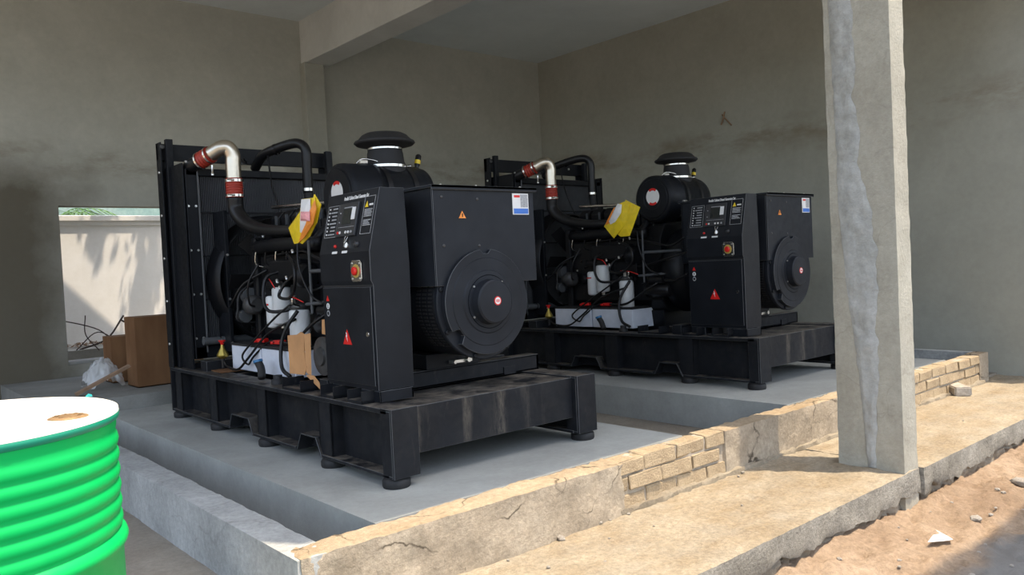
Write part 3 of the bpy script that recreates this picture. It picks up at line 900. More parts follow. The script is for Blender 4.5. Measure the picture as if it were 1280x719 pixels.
    b = G(); p1, p2, p3 = cp(3.922, .255, .0015), cp(3.886, .255, .0015), cp(3.904, .292, .0015)
    b.add([p1, p2, p3], [(0, 1, 2)]).build('notice_triangle', 'yellow', cab)
    plate(3.838, 3.878, .262, .273, 0, .0012).build('notice_heading', 'label_white', cab)
    b = G()
    for k in range(5): plate(3.838 + .006 * (k % 2), 3.920, .200 + k * .0095, .2055 + k * .0095, 0, .0012, b)
    for k in range(4): plate(3.838 + .012 * (k % 3), 3.920, .148 + k * .0095, .1535 + k * .0095, 0, .0012, b)
    b.build('notice_lettering', 'label_grey', cab)
    # lamp, key, knob and their name plates
    G().lathe(cp(4.19, .042), nb_, [(0, .010), (.008, .009), (.012, .004)], 14).build('alarm_lamp', 'red', cab)
    key = G().lathe(cp(4.06, .042), nb_, [(0, .018), (.006, .017)], 16).build('key_switch', 'steel', cab)
    plate(4.0585, 4.0615, .03, .075, .006, .02).build('key', 'steel', key)
    G().tube([cp(4.06, .05, .02), cp(4.075, .085, .012), cp(4.06, .1, .008), cp(4.045, .085, .012), cp(4.06, .05, .02)], .0018, 5).build('key_ring', 'steel', key)
    G().lathe(cp(3.945, .045), nb_, [(0, .019), (.015, .017), (.018, .006)], 18).build('buzzer', 'module', cab)
    for y in (4.19, 4.075): plate(y - .030, y + .030, -.002, .012, 0, .0014).build('name_plate', 'label_white', cab)
    # emergency stop
    X = 2.272
    es = G().prism([(3.897, 1.095), (3.983, 1.095), (3.998, 1.11), (3.998, 1.20), (3.983, 1.215), (3.897, 1.215), (3.882, 1.20), (3.882, 1.11)], 'x', X - .010, X).build('emergency_stop', 'steel', cab, .003, label='steel guard plate with red mushroom push button')
    G().lathe((X - .010, 3.94, 1.155), (-1, 0, 0), [(0, .038), (.002, .038)], 24).build('yellow_ring', 'gold_ring', es)
    G().lathe((X - .012, 3.94, 1.155), (-1, 0, 0), [(0, .014), (.003, .014), (.004, .024), (.014, .024), (.018, .016)], 24).build('stop_button', 'red', es)
    for yy in (3.90, 3.98):
        for zz in (1.112, 1.198): G().lathe((X - .010, yy, zz), (-1, 0, 0), [(0, .006), (.003, .005)], 8).build('plate_screw', 'zinc', es)
    # door stickers
    Xd = 2.276
    def tri_x(yc, zc, w, h, x, mat, name, par):
        return G().prism([(yc - w / 2, zc), (yc + w / 2, zc), (yc, zc + h)], 'x', x - .0012, x).build(name, mat, par)
    tri_x(4.31, .985, .036, .032, Xd, 'red', 'small_red_triangle', door)
    G().lathe((Xd, 4.31, .955), (-1, 0, 0), [(0, .018), (.0012, .018)], 18).build('round_sticker', 'label_white', door)
    G().box(Xd - .002, Xd - .001, 4.306, 4.314, .943, .966).build('sticker_sign', 'panel_black', door)
    G().lathe((Xd, 4.31, .912), (-1, 0, 0), [(0, .018), (.0012, .018)], 18).build('round_sticker', 'label_grey', door)
    G().lathe((Xd - .0012, 4.31, .912), (-1, 0, 0), [(0, .011), (.001, .011)], 14).build('sticker_sign', 'panel_black', door)
    big = tri_x(4.10, .735, .10, .088, Xd, 'red', 'high_voltage_triangle', door)
    big['label'] = 'red high voltage warning triangle'
    G().prism([(4.106, .805), (4.096, .782), (4.104, .782), (4.097, .752), (4.114, .788), (4.105, .788), (4.112, .805)], 'x', Xd - .0026, Xd - .0014).build('bolt_sign', 'label_white', big)
    G().lathe((Xd, 3.87, .80), (-1, 0, 0), [(0, .014), (.004, .013)], 14).build('door_lock', 'steel', door)

    # ---- engine
    ecx = 2.95
    G().lathe((2.97, 4.62, .98), (0, 1, 0), [(0, .33), (.05, .40), (.20, .41), (.22, .36), (.42, .30)], 40).build('flywheel_housing', 'engine', root)
    G().prism([(2.66, .70), (2.66, 1.30), (2.74, 1.44), (3.18, 1.44), (3.26, 1.30), (3.26, .70), (3.16, .58), (2.76, .58)], 'y', 4.9, 6.12).build('engine_block', 'engine', root, .01)
    G().prism([(2.72, .60), (2.76, .34), (3.16, .34), (3.20, .60)], 'y', 4.95, 6.0).build('oil_sump', 'engine', root, .015)
    for k in range(6):
        ya = 5.02 + k * .185
        hd = G().box(2.72, 3.12, ya, ya + .165, 1.44, 1.54).build('cylinder_head', 'engine', root, .008)
        rc = G().prism([(2.76, 1.54), (2.75, 1.60), (2.80, 1.655), (3.02, 1.655), (3.08, 1.60), (3.07, 1.54)], 'y', ya + .012, ya + .15).build('rocker_cover', 'hose', hd, .008)
        G().cb((2.742, ya + .02, 1.52), .02, .012, .20).build('cover_clip', 'grey_paint', hd)
    G().box(2.746, 2.750, 5.44, 5.49, 1.55, 1.63).build('engine_plate', 'label_white', root, label='small white printed plate')
    G().lathe((2.94, 5.55, 1.655), (0, 0, 1), [(0, .05), (.02, .05), (.025, .035), (.05, .035)], 20).build('filler_cap', 'hose', root)
    # intake manifold down the side
    G().tube([(2.63, 5.05, 1.36), (2.60, 5.6, 1.38), (2.63, 6.1, 1.38)], .05, 14).build('intake_manifold', 'engine', root)
    for k in range(6):
        G().tube([(2.62, 5.10 + k * .185, 1.37), (2.68, 5.10 + k * .185, 1.44), (2.74, 5.10 + k * .185, 1.47)], .035, 10, 3).build('intake_runner', 'engine', root)
    for k in range(6):
        G().tube([(2.665, 5.13 + k * .185, 1.22), (2.60, 5.15 + k * .185, 1.26), (2.62, 5.12 + k * .185, 1.40), (2.74, 5.10 + k * .185, 1.50)], .006, 6).build('injector_pipe', 'steel' if k % 2 else 'hose', root)
    G().box(2.56, 2.66, 5.25, 5.75, 1.12, 1.26).build('injection_pump', 'engine', root, .012)
    G().lathe((2.60, 5.15, 1.14), (0, 1, 0), [(0, .07), (.02, .09), (.10, .09), (.12, .06)], 20).build('pump_drive', 'engine', root)
    for k in range(5):
        G().lathe((2.655, 5.05 + k * .23, .92), (-1, 0, 0), [(0, .055), (.012, .05), (.018, .02)], 18).build('block_cover', 'engine', root)
    G().box(2.58, 2.68, 5.15, 5.45, .95, 1.08).build('oil_cooler', 'engine', root, .01)
    # starter motor
    G().lathe((2.60, 4.75, .80), (0, 1, 0), [(0, .05), (.02, .065), (.28, .065), (.30, .05)], 20).build('starter_motor', 'hose', root)
    G().lathe((2.56, 4.80, .90), (0, 1, 0), [(0, .035), (.16, .035)], 14).build('starter_solenoid', 'hose', root)
    # front gear case, pulleys, fan
    G().box(2.62, 3.28, 6.12, 6.20, .62, 1.46).build('gear_case', 'engine', root, .015)
    for px, pz, r in ((2.95, .78, .12), (2.95, 1.12, .10), (2.60, 1.0, .065), (2.55, .84, .05)):
        G().lathe((px, 6.20, pz), (0, 1, 0), [(0, r), (.015, r), (.03, r * .85), (.045, r), (.06, r)], 26).build('pulley', 'grey_paint', root)
    G().tube([(2.84, 6.23, .78), (2.52, 6.23, .80), (2.50, 6.23, .90), (2.56, 6.23, 1.06), (2.95, 6.23, 1.225), (3.06, 6.23, 1.12), (3.075, 6.23, .78), (2.95, 6.23, .66), (2.84, 6.23, .78)], .010, 6).build('drive_belt', 'rubber', root)
    G().lathe((2.57, 6.02, .93), (0, 1, 0), [(0, .05), (.015, .075), (.10, .078), (.125, .06), (.165, .045)], 22).build('charging_alternator', 'grey_cast', root)
    b = G().lathe((2.97, 6.28, 1.12), (0, 1, 0), [(0, .09), (.12, .09)], 20)
    for k in range(8):
        a = k * PI / 4
        d = Vector((math.cos(a), 0, math.sin(a))); t_ = Vector((-math.sin(a), .6, math.cos(a))).normalized()
        c = Vector((2.97, 6.34, 1.12))
        w = .07
        p = [c + d * .08 - t_ * w * .7, c + d * .08 + t_ * w * .7, c + d * .48 + t_ * w, c + d * .48 - t_ * w]
        q = [v + Vector((0, .008, 0)) for v in p]
        b.add(p + q, [(0, 1, 2, 3), (7, 6, 5, 4), (0, 4, 5, 1), (1, 5, 6, 2), (2, 6, 7, 3), (3, 7, 4, 0)])
    b.build('cooling_fan', 'hose', root)
    # exhaust manifold / turbo on the far side
    G().tube([(3.32, 5.1, 1.42), (3.36, 5.6, 1.44), (3.32, 6.05, 1.42)], .06, 12).build('exhaust_manifold', 'engine', root)
    G().lathe((3.35, 5.45, 1.62), (0, 1, 0), [(0, .06), (.03, .12), (.09, .13), (.13, .09), (.22, .09), (.25, .12), (.30, .10)], 26).build('turbocharger', 'engine', root)
    G().tube([(3.35, 5.50, 1.66), (3.36, 5.2, 1.72), (3.3, 5.05, 1.72)], .075, 14).build('intake_elbow', 'rubber', root)
    G().cyl((2.78, 5.2, 1.655), (2.78, 6.1, 1.70), .016, 8).build('fuel_rail', 'steel', root)

    # ---- air cleaner across the engine
    ac = Vector((2.76, 5.0, 1.685))
    can = G().lathe(ac, (1, 0, 0), [(0, .205), (.012, .225), (.05, .230), (.20, .230), (.21, .238), (.235, .238), (.245, .228), (.62, .228), (.68, .215), (.71, .17), (.72, .08)], 44).build('air_cleaner', 'black', root)
    G().lathe(ac + Vector((-.002, 0, 0)), (-1, 0, 0), [(0, .19), (.006, .185), (.008, .11), (.004, .10), (.004, .001)], 40, cap0=False, cap1=False, sharp=True).build('end_plate', 'black', can)
    st = G().lathe(ac + Vector((-.0085, -.01, .02)), (-1, 0, 0), [(0, .082), (.0015, .082)], 32).build('round_label', 'label_white', can, label='round white label with red border')
    for a0 in (PI * .5, PI * 1.5):
        vs = []
        nseg = 10
        for k in range(nseg + 1):
            a = a0 - .62 + 1.24 * k / nseg
            for r in (.060, .083):
                vs.append((ac.x - .0108, ac.y - .01 + r * math.cos(a), ac.z + .02 + r * math.sin(a)))
        G().add(vs, [(2 * k, 2 * k + 1, 2 * k + 3, 2 * k + 2) for k in range(nseg)]).build('label_border', 'red', can)
    for dx_ in (.28, .50):
        G().lathe(ac + Vector((dx_, 0, 0)), (1, 0, 0), [(0, .233), (.04, .233)], 44, cap0=False, cap1=False).build('strap', 'hose', can)
    for a in (.2, 1.7, 3.3, 4.6):
        G().cb(ac + Vector((.20, .245 * math.cos(a), .245 * math.sin(a))), .06, .02, .02, Matrix.Rotation(a, 3, 'X')).build('latch', 'zinc', can)
    G().tube([ac + Vector((.16, 0, .23)), ac + Vector((.19, -.03, .262)), ac + Vector((.26, -.06, .255)), ac + Vector((.30, -.08, .24))], .006, 6).build('latch_wire', 'steel', can)
    nk = Vector((3.165, 5.0, 1.88))
    G().lathe(nk, (0, 0, 1), [(-.04, .158), (.03, .150), (.06, .136), (.12, .130), (.15, .122)], 32).build('intake_neck', 'rubber', can)
    for z, r in ((.012, .154), (.145, .127)):
        cl = G().lathe(nk + Vector((0, 0, z)), (0, 0, 1), [(0, r), (.018, r)], 32, cap0=False, cap1=False).build('clamp', 'steel', can)
    G().lathe(nk + Vector((.12, -.11, .02)), Vector((.5, -.8, 0)), [(0, .01), (.03, .01)], 8).build('clamp_screw', 'steel', can)
    G().lathe(nk + Vector((0, 0, .15)), (0, 0, 1), [(0, .12), (.02, .14), (.03, .205), (.045, .222), (.058, .216), (.062, .200), (.10, .165), (.115, .135), (.122, .05), (.122, .001)], 44).build('rain_cap', 'rubber', can)
    g_ = G().lathe((3.42, 4.98, 1.90), Vector((.25, 0, 1)), [(0, .02), (.015, .014), (.03, .022), (.10, .022), (.11, .012)], 14).build('restriction_gauge', 'hose', can)
    G().lathe((3.428, 4.98, 1.935), Vector((.25, 0, 1)), [(0, .0228), (.03, .0228)], 14).build('gauge_window', 'yellow', g_)
    G().box(2.82, 3.30, 4.94, 5.06, 1.42, 1.475).build('cleaner_bracket', 'engine', root)

    # ---- radiator
    rx0, rx1, ry = 2.20, 3.79, 6.80
    G().box(rx0, rx0 + .012, 6.93, 7.04, .42, 2.31).box(rx0, rx0 + .10, 7.03, 7.04, .42, 2.31).build('radiator_side_plate', 'black', root, .002)
    G().box(rx1 - .012, rx1, 6.93, 7.04, .42, 2.31).box(rx1 - .10, rx1, 7.03, 7.04, .42, 2.31).build('radiator_side_plate', 'black', root, .002)
    G().box(2.235, 2.29, 6.88, 6.93, .42, 2.33).build('radiator_post', 'black', root, .003)
    G().box(3.70, 3.755, 6.88, 6.93, .42, 2.31).build('radiator_post', 'black', root, .003)
    for x in (2.33, 3.66):
        G().box(x - .05, x + .05, 6.62, 6.63, .50, 2.05).box(x - .05, x - .042, 6.60, 6.78, .50, 2.05).build('core_side_channel', 'black', root, .002)
    G().box(2.26, 2.272, 6.62, 7.03, .42, 2.10).build('core_side_panel', 'black', root)
    G().box(3.72, 3.732, 6.62, 7.03, .42, 2.10).build('core_side_panel', 'black', root)
    G().box(2.20, 3.79, 6.99, 7.04, 2.165, 2.305).build('top_rail', 'black', root, .003)
    G().box(2.29, 3.70, 6.62, 6.92, 2.0, 2.06).build('core_top_tank', 'black', root, .006)
    G().box(2.29, 3.70, 6.62, 6.92, .50, .60).build('core_bottom_tank', 'black', root, .006)
    G().box(2.36, 3.64, 6.74, 6.86, .60, 2.03).build('core_backing', 'rubber', root)
    fn = G()
    nf = 86
    for k in range(nf):
        x = 2.365 + (3.635 - 2.365) * k / (nf - 1)
        fn.box(x - .0022, x + .0022, 6.665, 6.74, .60, 2.03)
    fn.build('core_fins', 'fins', root, kind='stuff')
    for z in (.62, .98, 1.34, 1.70, 2.05):
        G().box(2.36, 3.64, 6.655, 6.662, z - .006, z + .006).build('fin_guard_bar', 'black', root)
    # fan shroud: opening ring and side braces
    G().lathe((2.97, 6.44, 1.12), (0, 1, 0), [(0, .52), (.01, .535), (.12, .535), (.20, .56)], 48, cap0=False, cap1=False).build('fan_shroud', 'engine', root)
    G().box(2.50, 2.53, 6.42, 6.64, .55, 1.70).build('shroud_brace', 'black', root, .002)
    G().box(3.40, 3.43, 6.42, 6.64, .55, 1.70).build('shroud_brace', 'black', root, .002)
    for z in [.62 + i * .36 for i in range(5)]:
        for (x, y) in ((2.209, 6.985),):
            G().lathe((x - .009, y, z), (-1, 0, 0), [(0, .012), (.008, .010)], 8).build('frame_bolt', 'zinc', root)
        for (x, y) in ((2.295, 6.618), (2.355, 6.618)):
            G().lathe((x, y, z + .05), (0, -1, 0), [(0, .011), (.008, .009)], 8).build('frame_bolt', 'zinc', root)
        if z < 1.6:
            G().lathe((2.515, 6.42, z), (0, -1, 0), [(0, .011), (.008, .009)], 8).build('frame_bolt', 'zinc', root)
    for x in (2.215, 2.245, 3.76):
        G().lathe((x if x > 3 else x, 6.93, 2.27), (0, -1, 0), [(0, .018), (.008, .016)], 12).build('frame_bolt', 'grey_cast', root)
    G().lathe((3.52, 6.985, 2.24), (0, -1, 0), [(0, .014), (.012, .012)], 8).build('frame_bolt', 'zinc', root)
    G().lathe((2.38, 6.61, 1.0), (0, 0, 1), [(-.45, .008), (1.08, .008)], 6).build('vent_tube', 'grey_paint', root)
    G().cyl((2.33, 6.56, .645), (2.86, 6.56, .635), .032, 14).build('lower_water_pipe', 'grey_paint', root)
    G().lathe((2.46, 6.56, .64), (1, 0, 0), [(0, .036), (.014, .036)], 14, cap0=False, cap1=False).build('clamp', 'steel', root)

    # ---- charge-air pipe
    ey, ex = 6.32, 2.565
    G().tube([(2.33, 6.80, 2.02), (2.34, 6.66, 2.07), (2.385, 6.52, 2.115)], .056, 18).build('charge_air_inlet', 'hose', root)
    b = G()
    prof_ = []
    p0 = Vector((2.375, 6.54, 2.105)); p1 = Vector((2.43, 6.42, 2.15)); L_ = (p1 - p0).length
    nr = 5
    for k in range(nr * 4 + 1):
        prof_.append((L_ * k / (nr * 4), .064 + .006 * math.sin(2 * PI * k / 4)))
    b.lathe(p0, p1 - p0, prof_, 22).build('red_hose', 'red_rubber', root, label='ribbed red silicone hose')
    for f_ in (.12, .88):
        c = p0.lerp(p1, f_)
        G().lathe(c, p1 - p0, [(-.008, .073), (.008, .073)], 24, cap0=False, cap1=False).build('clamp', 'steel', root)
    G().lathe(p0.lerp(p1, .9) + Vector((-.01, -.06, -.09)), (0, 0, -1), [(0, .008), (.06, .008), (.065, .012), (.08, .012)], 8).build('clamp_screw', 'steel', root)
    G().tube([p1 - (p1 - p0) * .1, (2.49, 6.36, 2.195), (2.54, 6.33, 2.19), (ex, ey, 2.13), (ex, ey, 2.07), (ex, ey, 2.02), (ex, ey, 1.93)], .060, 24, 7).build('charge_air_pipe', 'pipe_steel', root, label='polished stainless steel elbow pipe')
    prof_ = [(.155 * k / 32, .066 + .004 * math.sin(2 * PI * k / 4)) for k in range(33)]
    G().lathe((ex, ey, 1.795), (0, 0, 1), prof_, 24).build('red_hose', 'red_rubber', root, label='ribbed red silicone hose')
    for z in (1.81, 1.93):
        G().lathe((ex, ey, z), (0, 0, 1), [(-.010, .0735), (.010, .0735)], 24, cap0=False, cap1=False).build('clamp', 'steel', root)
        G().lathe((ex - .03, ey - .075, z), (-1, -.2, 0), [(0, .007), (.06, .007)], 8).build('clamp_screw', 'steel', root)
    G().tube([(ex, ey, 1.80), (2.57, ey - .005, 1.69), (2.59, 6.20, 1.585), (2.61, 5.98, 1.52), (2.62, 5.72, 1.49), (2.66, 5.45, 1.475)], [.063, .062, .058, .05, .042, .038], 20).build('charge_air_elbow', 'hose', root, label='glossy black curved hose')
    # ---- upper coolant pipe
    G().tube([(2.98, 6.86, 2.11), (2.99, 6.72, 2.20), (3.03, 6.58, 2.24), (3.12, 6.42, 2.275), (3.17, 6.34, 2.265), (3.20, 6.30, 2.20), (3.20, 6.30, 2.05), (3.20, 6.30, 1.84)], .042, 18).build('coolant_pipe', 'hose', root)
    G().lathe((3.20, 6.30, 1.86), (0, 0, 1), [(0, .047), (.025, .047)], 20, cap0=False, cap1=False).build('clamp', 'steel', root)
    G().tube([(3.20, 6.30, 1.85), (3.20, 6.28, 1.70), (3.12, 6.15, 1.55), (3.0, 6.0, 1.5)], .042, 16).build('coolant_hose', 'rubber', root)
    G().lathe((3.04, 6.56, 2.24), Vector((.5, -.8, .2)), [(0, .05), (.02, .05)], 18, cap0=False, cap1=False).build('clamp', 'hose', root)
    G().tube([(2.99, 6.60, 2.19), (2.97, 6.50, 1.9), (3.0, 6.4, 1.65)], .008, 6).build('vent_hose', 'hose', root)
    G().lathe((2.83, 6.80, 2.135), (0, 0, 1), [(0, .05), (.03, .05), (.035, .035), (.05, .035)], 18).build('radiator_cap', 'hose', root)

    # ---- filters
    def filt(x, y, z0, z1, r, name='fuel_filter'):
        f = G().lathe((x, y, z0), (0, 0, 1), [(0, r * .55), (.008, r * .9), (.02, r), (z1 - z0 - .02, r), (z1 - z0 - .006, r * .92), (z1 - z0, r * .7)], 26).build(name, 'white', root, label='white spin-on filter canister')
        return f
    fA = filt(2.60, 5.78, .755, 1.0, .060)
    fB = filt(2.60, 5.635, .785, 1.065, .072)
    fC = filt(2.56, 5.28, .625, .905, .073)
    G().box(2.57, 2.70, 5.56, 5.86, 1.065, 1.11).build('filter_head', 'engine', root, .008)
    G().lathe((2.60, 5.635, .77), (0, 0, -1), [(-.02, .02), (.012, .018)], 10).build('drain_plug', 'zinc', fB)
    for f, y, z, w in ((fA, 5.78, .93, .05), (fC, 5.28, .80, .0)):
        if w: G().box(2.536, 2.541, y - .03, y + .03, z, z + .012).build('filter_lettering', 'red', f)
    b = G().box(2.5055, 2.5065, 5.25, 5.262, .77, .80); 
    fh = G().lathe((2.56, 5.28, .905), (0, 0, 1), [(0, .060), (.012, .066), (.035, .066), (.045, .03)], 20).build('filter_head', 'grey_cast', root, label='grey cast filter head')
    G().lathe((2.50, 5.24, .945), (0, 0, 1), [(0, .018), (.04, .018), (.045, .026), (.06, .026)], 12).build('primer_pump', 'zinc', fh)
    G().box(2.60, 2.70, 5.20, 5.34, .93, .96).build('filter_bracket', 'engine', root)
    G().tube([(2.52, 5.20, .93), (2.46, 5.16, .95), (2.45, 5.15, .99)], .010, 8).build('brass_fitting', 'steel', root)
    G().lathe((2.53, 5.02, .88), (0, 0, 1), [(0, .011), (.5, .011)], 8).build('stand_pipe', 'grey_paint', root)
    G().cyl((2.53, 5.02, 1.17), (2.62, 4.62, 1.17), .014, 8).build('stand_pipe', 'grey_paint', root)
    G().cyl((2.52, 5.08, .945), (2.60, 4.66, .965), .013, 8).build('stand_pipe', 'grey_paint', root)
    # ---- battery tray: white carton sides, black lid, red terminal caps
    bt = G().box(2.42, 2.80, 5.10, 5.64, .44, .625).build('battery', 'paper', root, .003, label='battery wrapped in white paper')
    G().box(2.415, 2.805, 5.095, 5.645, .625, .642).build('battery_lid', 'rubber', bt)
    bt2 = G().box(2.42, 2.80, 5.66, 6.20, .44, .625).build('battery', 'paper', root, .003, label='battery wrapped in white paper')
    G().box(2.415, 2.805, 5.655, 6.205, .625, .642).build('battery_lid', 'rubber', bt2)
    for b_, ys in ((bt, (5.50,)), (bt2, (5.80,))):
        for y in ys:
            G().cb((2.50, y, .668), .05, .09, .03, Matrix.Rotation(.3, 3, 'Z')).cb((2.47, y + .04, .665), .04, .03, .022).build('terminal_cover', 'red', b_, .006)
    # ---- brass drain valve with red lever
    vv = G().lathe((2.36, 6.24, .52), (0, 0, 1), [(0, .016), (.012, .034), (.018, .046), (.035, .044), (.085, .016), (.11, .012)], 16).build('drain_valve', 'gold', root, label='brass valve with red knob')
    G().lathe((2.36, 6.24, .63), (0, 0, 1), [(0, .012), (.022, .018), (.030, .028), (.036, .028)], 14).build('valve_knob', 'red', vv)
    G().cyl((2.36, 6.24, .45), (2.36, 6.24, .53), .014, 8).build('valve_stem', 'hose', vv)
    # ---- drain elbow with blue cap
    de = G().tube([(2.30, 5.38, .44), (2.315, 5.42, .50), (2.31, 5.45, .545)], .028, 12).build('drain_elbow', 'rubber', root)
    G().lathe((2.31, 5.45, .545), Vector((-.05, .3, 1)), [(0, .033), (.018, .033)], 16).build('blue_band', 'cap_blue', de)
    G().lathe((2.30, 5.12, .42), (0, 0, 1), [(0, .045), (.03, .045), (.035, .03), (.06, .03)], 12).build('frame_plug', 'rubber', root)
    # ---- loose hoses and cables
    H = [
        ([(2.58, 5.60, 1.18), (2.48, 5.62, 1.14), (2.44, 5.60, 1.0), (2.44, 5.52, .90), (2.50, 5.36, .90), (2.54, 5.30, .93)], .013),
        ([(2.52, 5.34, 1.30), (2.46, 5.12, 1.22), (2.45, 5.10, 1.08), (2.48, 5.25, .99), (2.48, 5.42, 1.0), (2.52, 5.42, 1.08), (2.56, 5.30, 1.16)], .012),
        ([(2.52, 5.22, .98), (2.44, 5.40, .86), (2.40, 5.72, .68), (2.38, 5.90, .56), (2.38, 5.80, .50), (2.40, 5.74, .56), (2.45, 5.60, .66), (2.47, 5.52, .67)], .008),
        ([(2.50, 5.22, .84), (2.42, 5.50, .74), (2.37, 5.75, .56), (2.35, 5.92, .46), (2.36, 6.14, .46), (2.36, 6.22, .50)], .009),
        ([(2.50, 5.18, .90), (2.44, 5.22, .80), (2.40, 5.25, .68), (2.37, 5.20, .52), (2.38, 5.10, .46)], .014),
        ([(2.60, 4.80, .92), (2.50, 4.95, .82), (2.46, 5.2, .68), (2.48, 5.44, .67)], .011),
        ([(2.55, 5.9, 1.25), (2.48, 5.95, 1.1), (2.50, 6.0, .95), (2.55, 6.02, .92)], .008),
        ([(2.45, 5.02, 1.38), (2.43, 4.98, 1.20), (2.47, 4.92, 1.02), (2.50, 4.80, .95)], .007),
        ([(2.38, 4.40, 1.28), (2.46, 4.62, 1.22), (2.52, 4.9, 1.26), (2.60, 5.3, 1.32), (2.62, 5.9, 1.30)], .010),
        ([(2.40, 4.40, .95), (2.48, 4.6, .90), (2.52, 4.75, .90)], .013),
        ([(2.40, 4.38, 1.15), (2.50, 4.7, 1.10), (2.58, 5.0, 1.05), (2.60, 5.3, 1.02)], .009),
        ([(2.66, 6.0, 1.2), (2.55, 6.2, 1.1), (2.50, 6.3, .98), (2.52, 6.45, .9)], .010),
    ]
    for p, r in H:
        G().tube(p, r, 8, 7).build('hose', 'hose', root)
    for p in ([(2.50, 5.62, 1.13), (2.46, 5.50, 1.11), (2.47, 5.46, 1.06)], [(2.50, 5.30, 1.0), (2.47, 5.15, .99), (2.49, 5.06, .96)]):
        G().tube(p, .004, 5).build('wire', 'red', root)
    for c in ((2.49, 5.30, 1.12), (2.50, 5.48, 1.10), (2.5, 5.44, 1.05), (2.46, 5.12, 1.30), (2.60, 5.9, 1.45)):
        G().lathe(c, (0, .4, 1), [(0, .010), (.025, .010), (.028, .006)], 8).build('hose_fitting', 'zinc', root)
    rnd = random.Random(3)
    for k in range(34):
        y = rnd.uniform(5.0, 6.1); z = rnd.uniform(.7, 1.42)
        G().lathe((2.66, y, z), (-1, 0, 0), [(0, .010), (.010, .009), (.014, .005)], 6, smooth=False).build('block_bolt', 'engine' if k % 4 else 'zinc', root)

make_generator(gen)
tag(gen, 'black diesel generator set in the foreground beside the green drum, alternator end facing the pillar', 'generator', None)
gen2 = copy_tree(gen)
gen2.location = (2.2 + 3.655, 3.55 + .12, 0)
gen2.scale = (1, 1, 1.03)
for ch in gen2.children:
    if ch.name.startswith('control_cabinet'): ch.location.y -= .08
    if ch.name.startswith('air_cleaner'): ch.location.x -= .07
tag(gen2, 'black diesel generator set standing further back on the second plinth, partly behind the pillar', 'generator', None)
gen['label'] = 'nearer black diesel generator set on the first plinth, with cardboard tucked under its cabinet'

# ------------------------------------------------------------------ document bags hanging on the sets
def doc_bag(name, ctr, offs, label, flip):
    e = empty(name, ctr)
    tag(e, label, 'document bag')
    def sheet(nm, poly, mat, x, thick=.004, lab=None):
        # poly in (y, z); bulged panel
        n = len(poly); cy = sum(p[0] for p in poly) / n; cz_ = sum(p[1] for p in poly) / n
        front = [Vector((x - .002, p[0], p[1])) for p in poly]
        mid = [Vector((x - .016, cy + (p[0] - cy) * .55, cz_ + (p[1] - cz_) * .55)) for p in poly]
        back = [Vector((x + thick, p[0], p[1])) for p in poly]
        vs = front + mid + back + [Vector((x - .020, cy, cz_))]
        fs = [(i, (i + 1) % n, n + (i + 1) % n, n + i) for i in range(n)]
        fs += [(n + i, n + (i + 1) % n, 3 * n) for i in range(n)]
        fs += [(i, 2 * n + i, 2 * n + (i + 1) % n, (i + 1) % n) for i in range(n)] + [tuple(range(2 * n, 3 * n))]
        b = MB(ctr); b.add(vs, fs, False)
        o = b.build(nm, mat, e)
        if lab: o['label'] = lab
        return o
    for a in offs: sheet(*a)
    return e
c1 = (2.34, 4.70, 1.50)
doc_bag('document_bag', c1, [
    ('yellow_pouch', [(4.558, 1.645), (4.482, 1.574), (4.547, 1.47), (4.654, 1.387), (4.758, 1.346), (4.802, 1.359), (4.669, 1.443), (4.622, 1.556)], 'yellow', 2.355),
    ('yellow_pouch', [(4.694, 1.628), (4.532, 1.622), (4.52, 1.547), (4.597, 1.439), (4.785, 1.353), (4.842, 1.351), (4.911, 1.459), (4.713, 1.563)], 'yellow', 2.340),
    ('orange_fold', [(4.50, 1.603), (4.487, 1.543), (4.54, 1.459), (4.675, 1.378), (4.745, 1.356), (4.70, 1.39), (4.60, 1.45), (4.535, 1.54)], 'orange', 2.325, .003),
    ('printed_sheet', [(4.665, 1.623), (4.554, 1.617), (4.556, 1.509), (4.59, 1.452), (4.679, 1.409), (4.709, 1.42), (4.684, 1.56)], 'label_white', 2.320, .003, 'long white printed sheet'),
    ('pink_label', [(4.648, 1.545), (4.531, 1.535), (4.538, 1.477), (4.656, 1.487)], 'pink', 2.303, .003),
], 'yellow document bag with a long white sheet, hanging on the nearer generator', False)
c2 = (5.955, 5.17, 1.52)
doc_bag('document_bag', c2, [
    ('yellow_pouch', [(5.137, 1.721), (4.961, 1.636), (5.106, 1.37), (5.219, 1.368), (5.3, 1.421), (5.218, 1.557)], 'yellow', 5.955),
    ('yellow_pouch', [(5.141, 1.705), (5.071, 1.675), (5.133, 1.487), (5.296, 1.357), (5.415, 1.483), (5.323, 1.595), (5.213, 1.688)], 'yellow', 5.937),
    ('printed_sheet', [(5.205, 1.69), (5.154, 1.678), (5.17, 1.597), (5.249, 1.515), (5.313, 1.496), (5.331, 1.527), (5.26, 1.626)], 'label_white', 5.915, .003),
    ('orange_fold', [(5.259, 1.658), (5.238, 1.655), (5.322, 1.511), (5.388, 1.494)], 'orange', 5.923, .003),
], 'yellow document bag with a small crumpled white sheet, hanging on the farther generator', True)

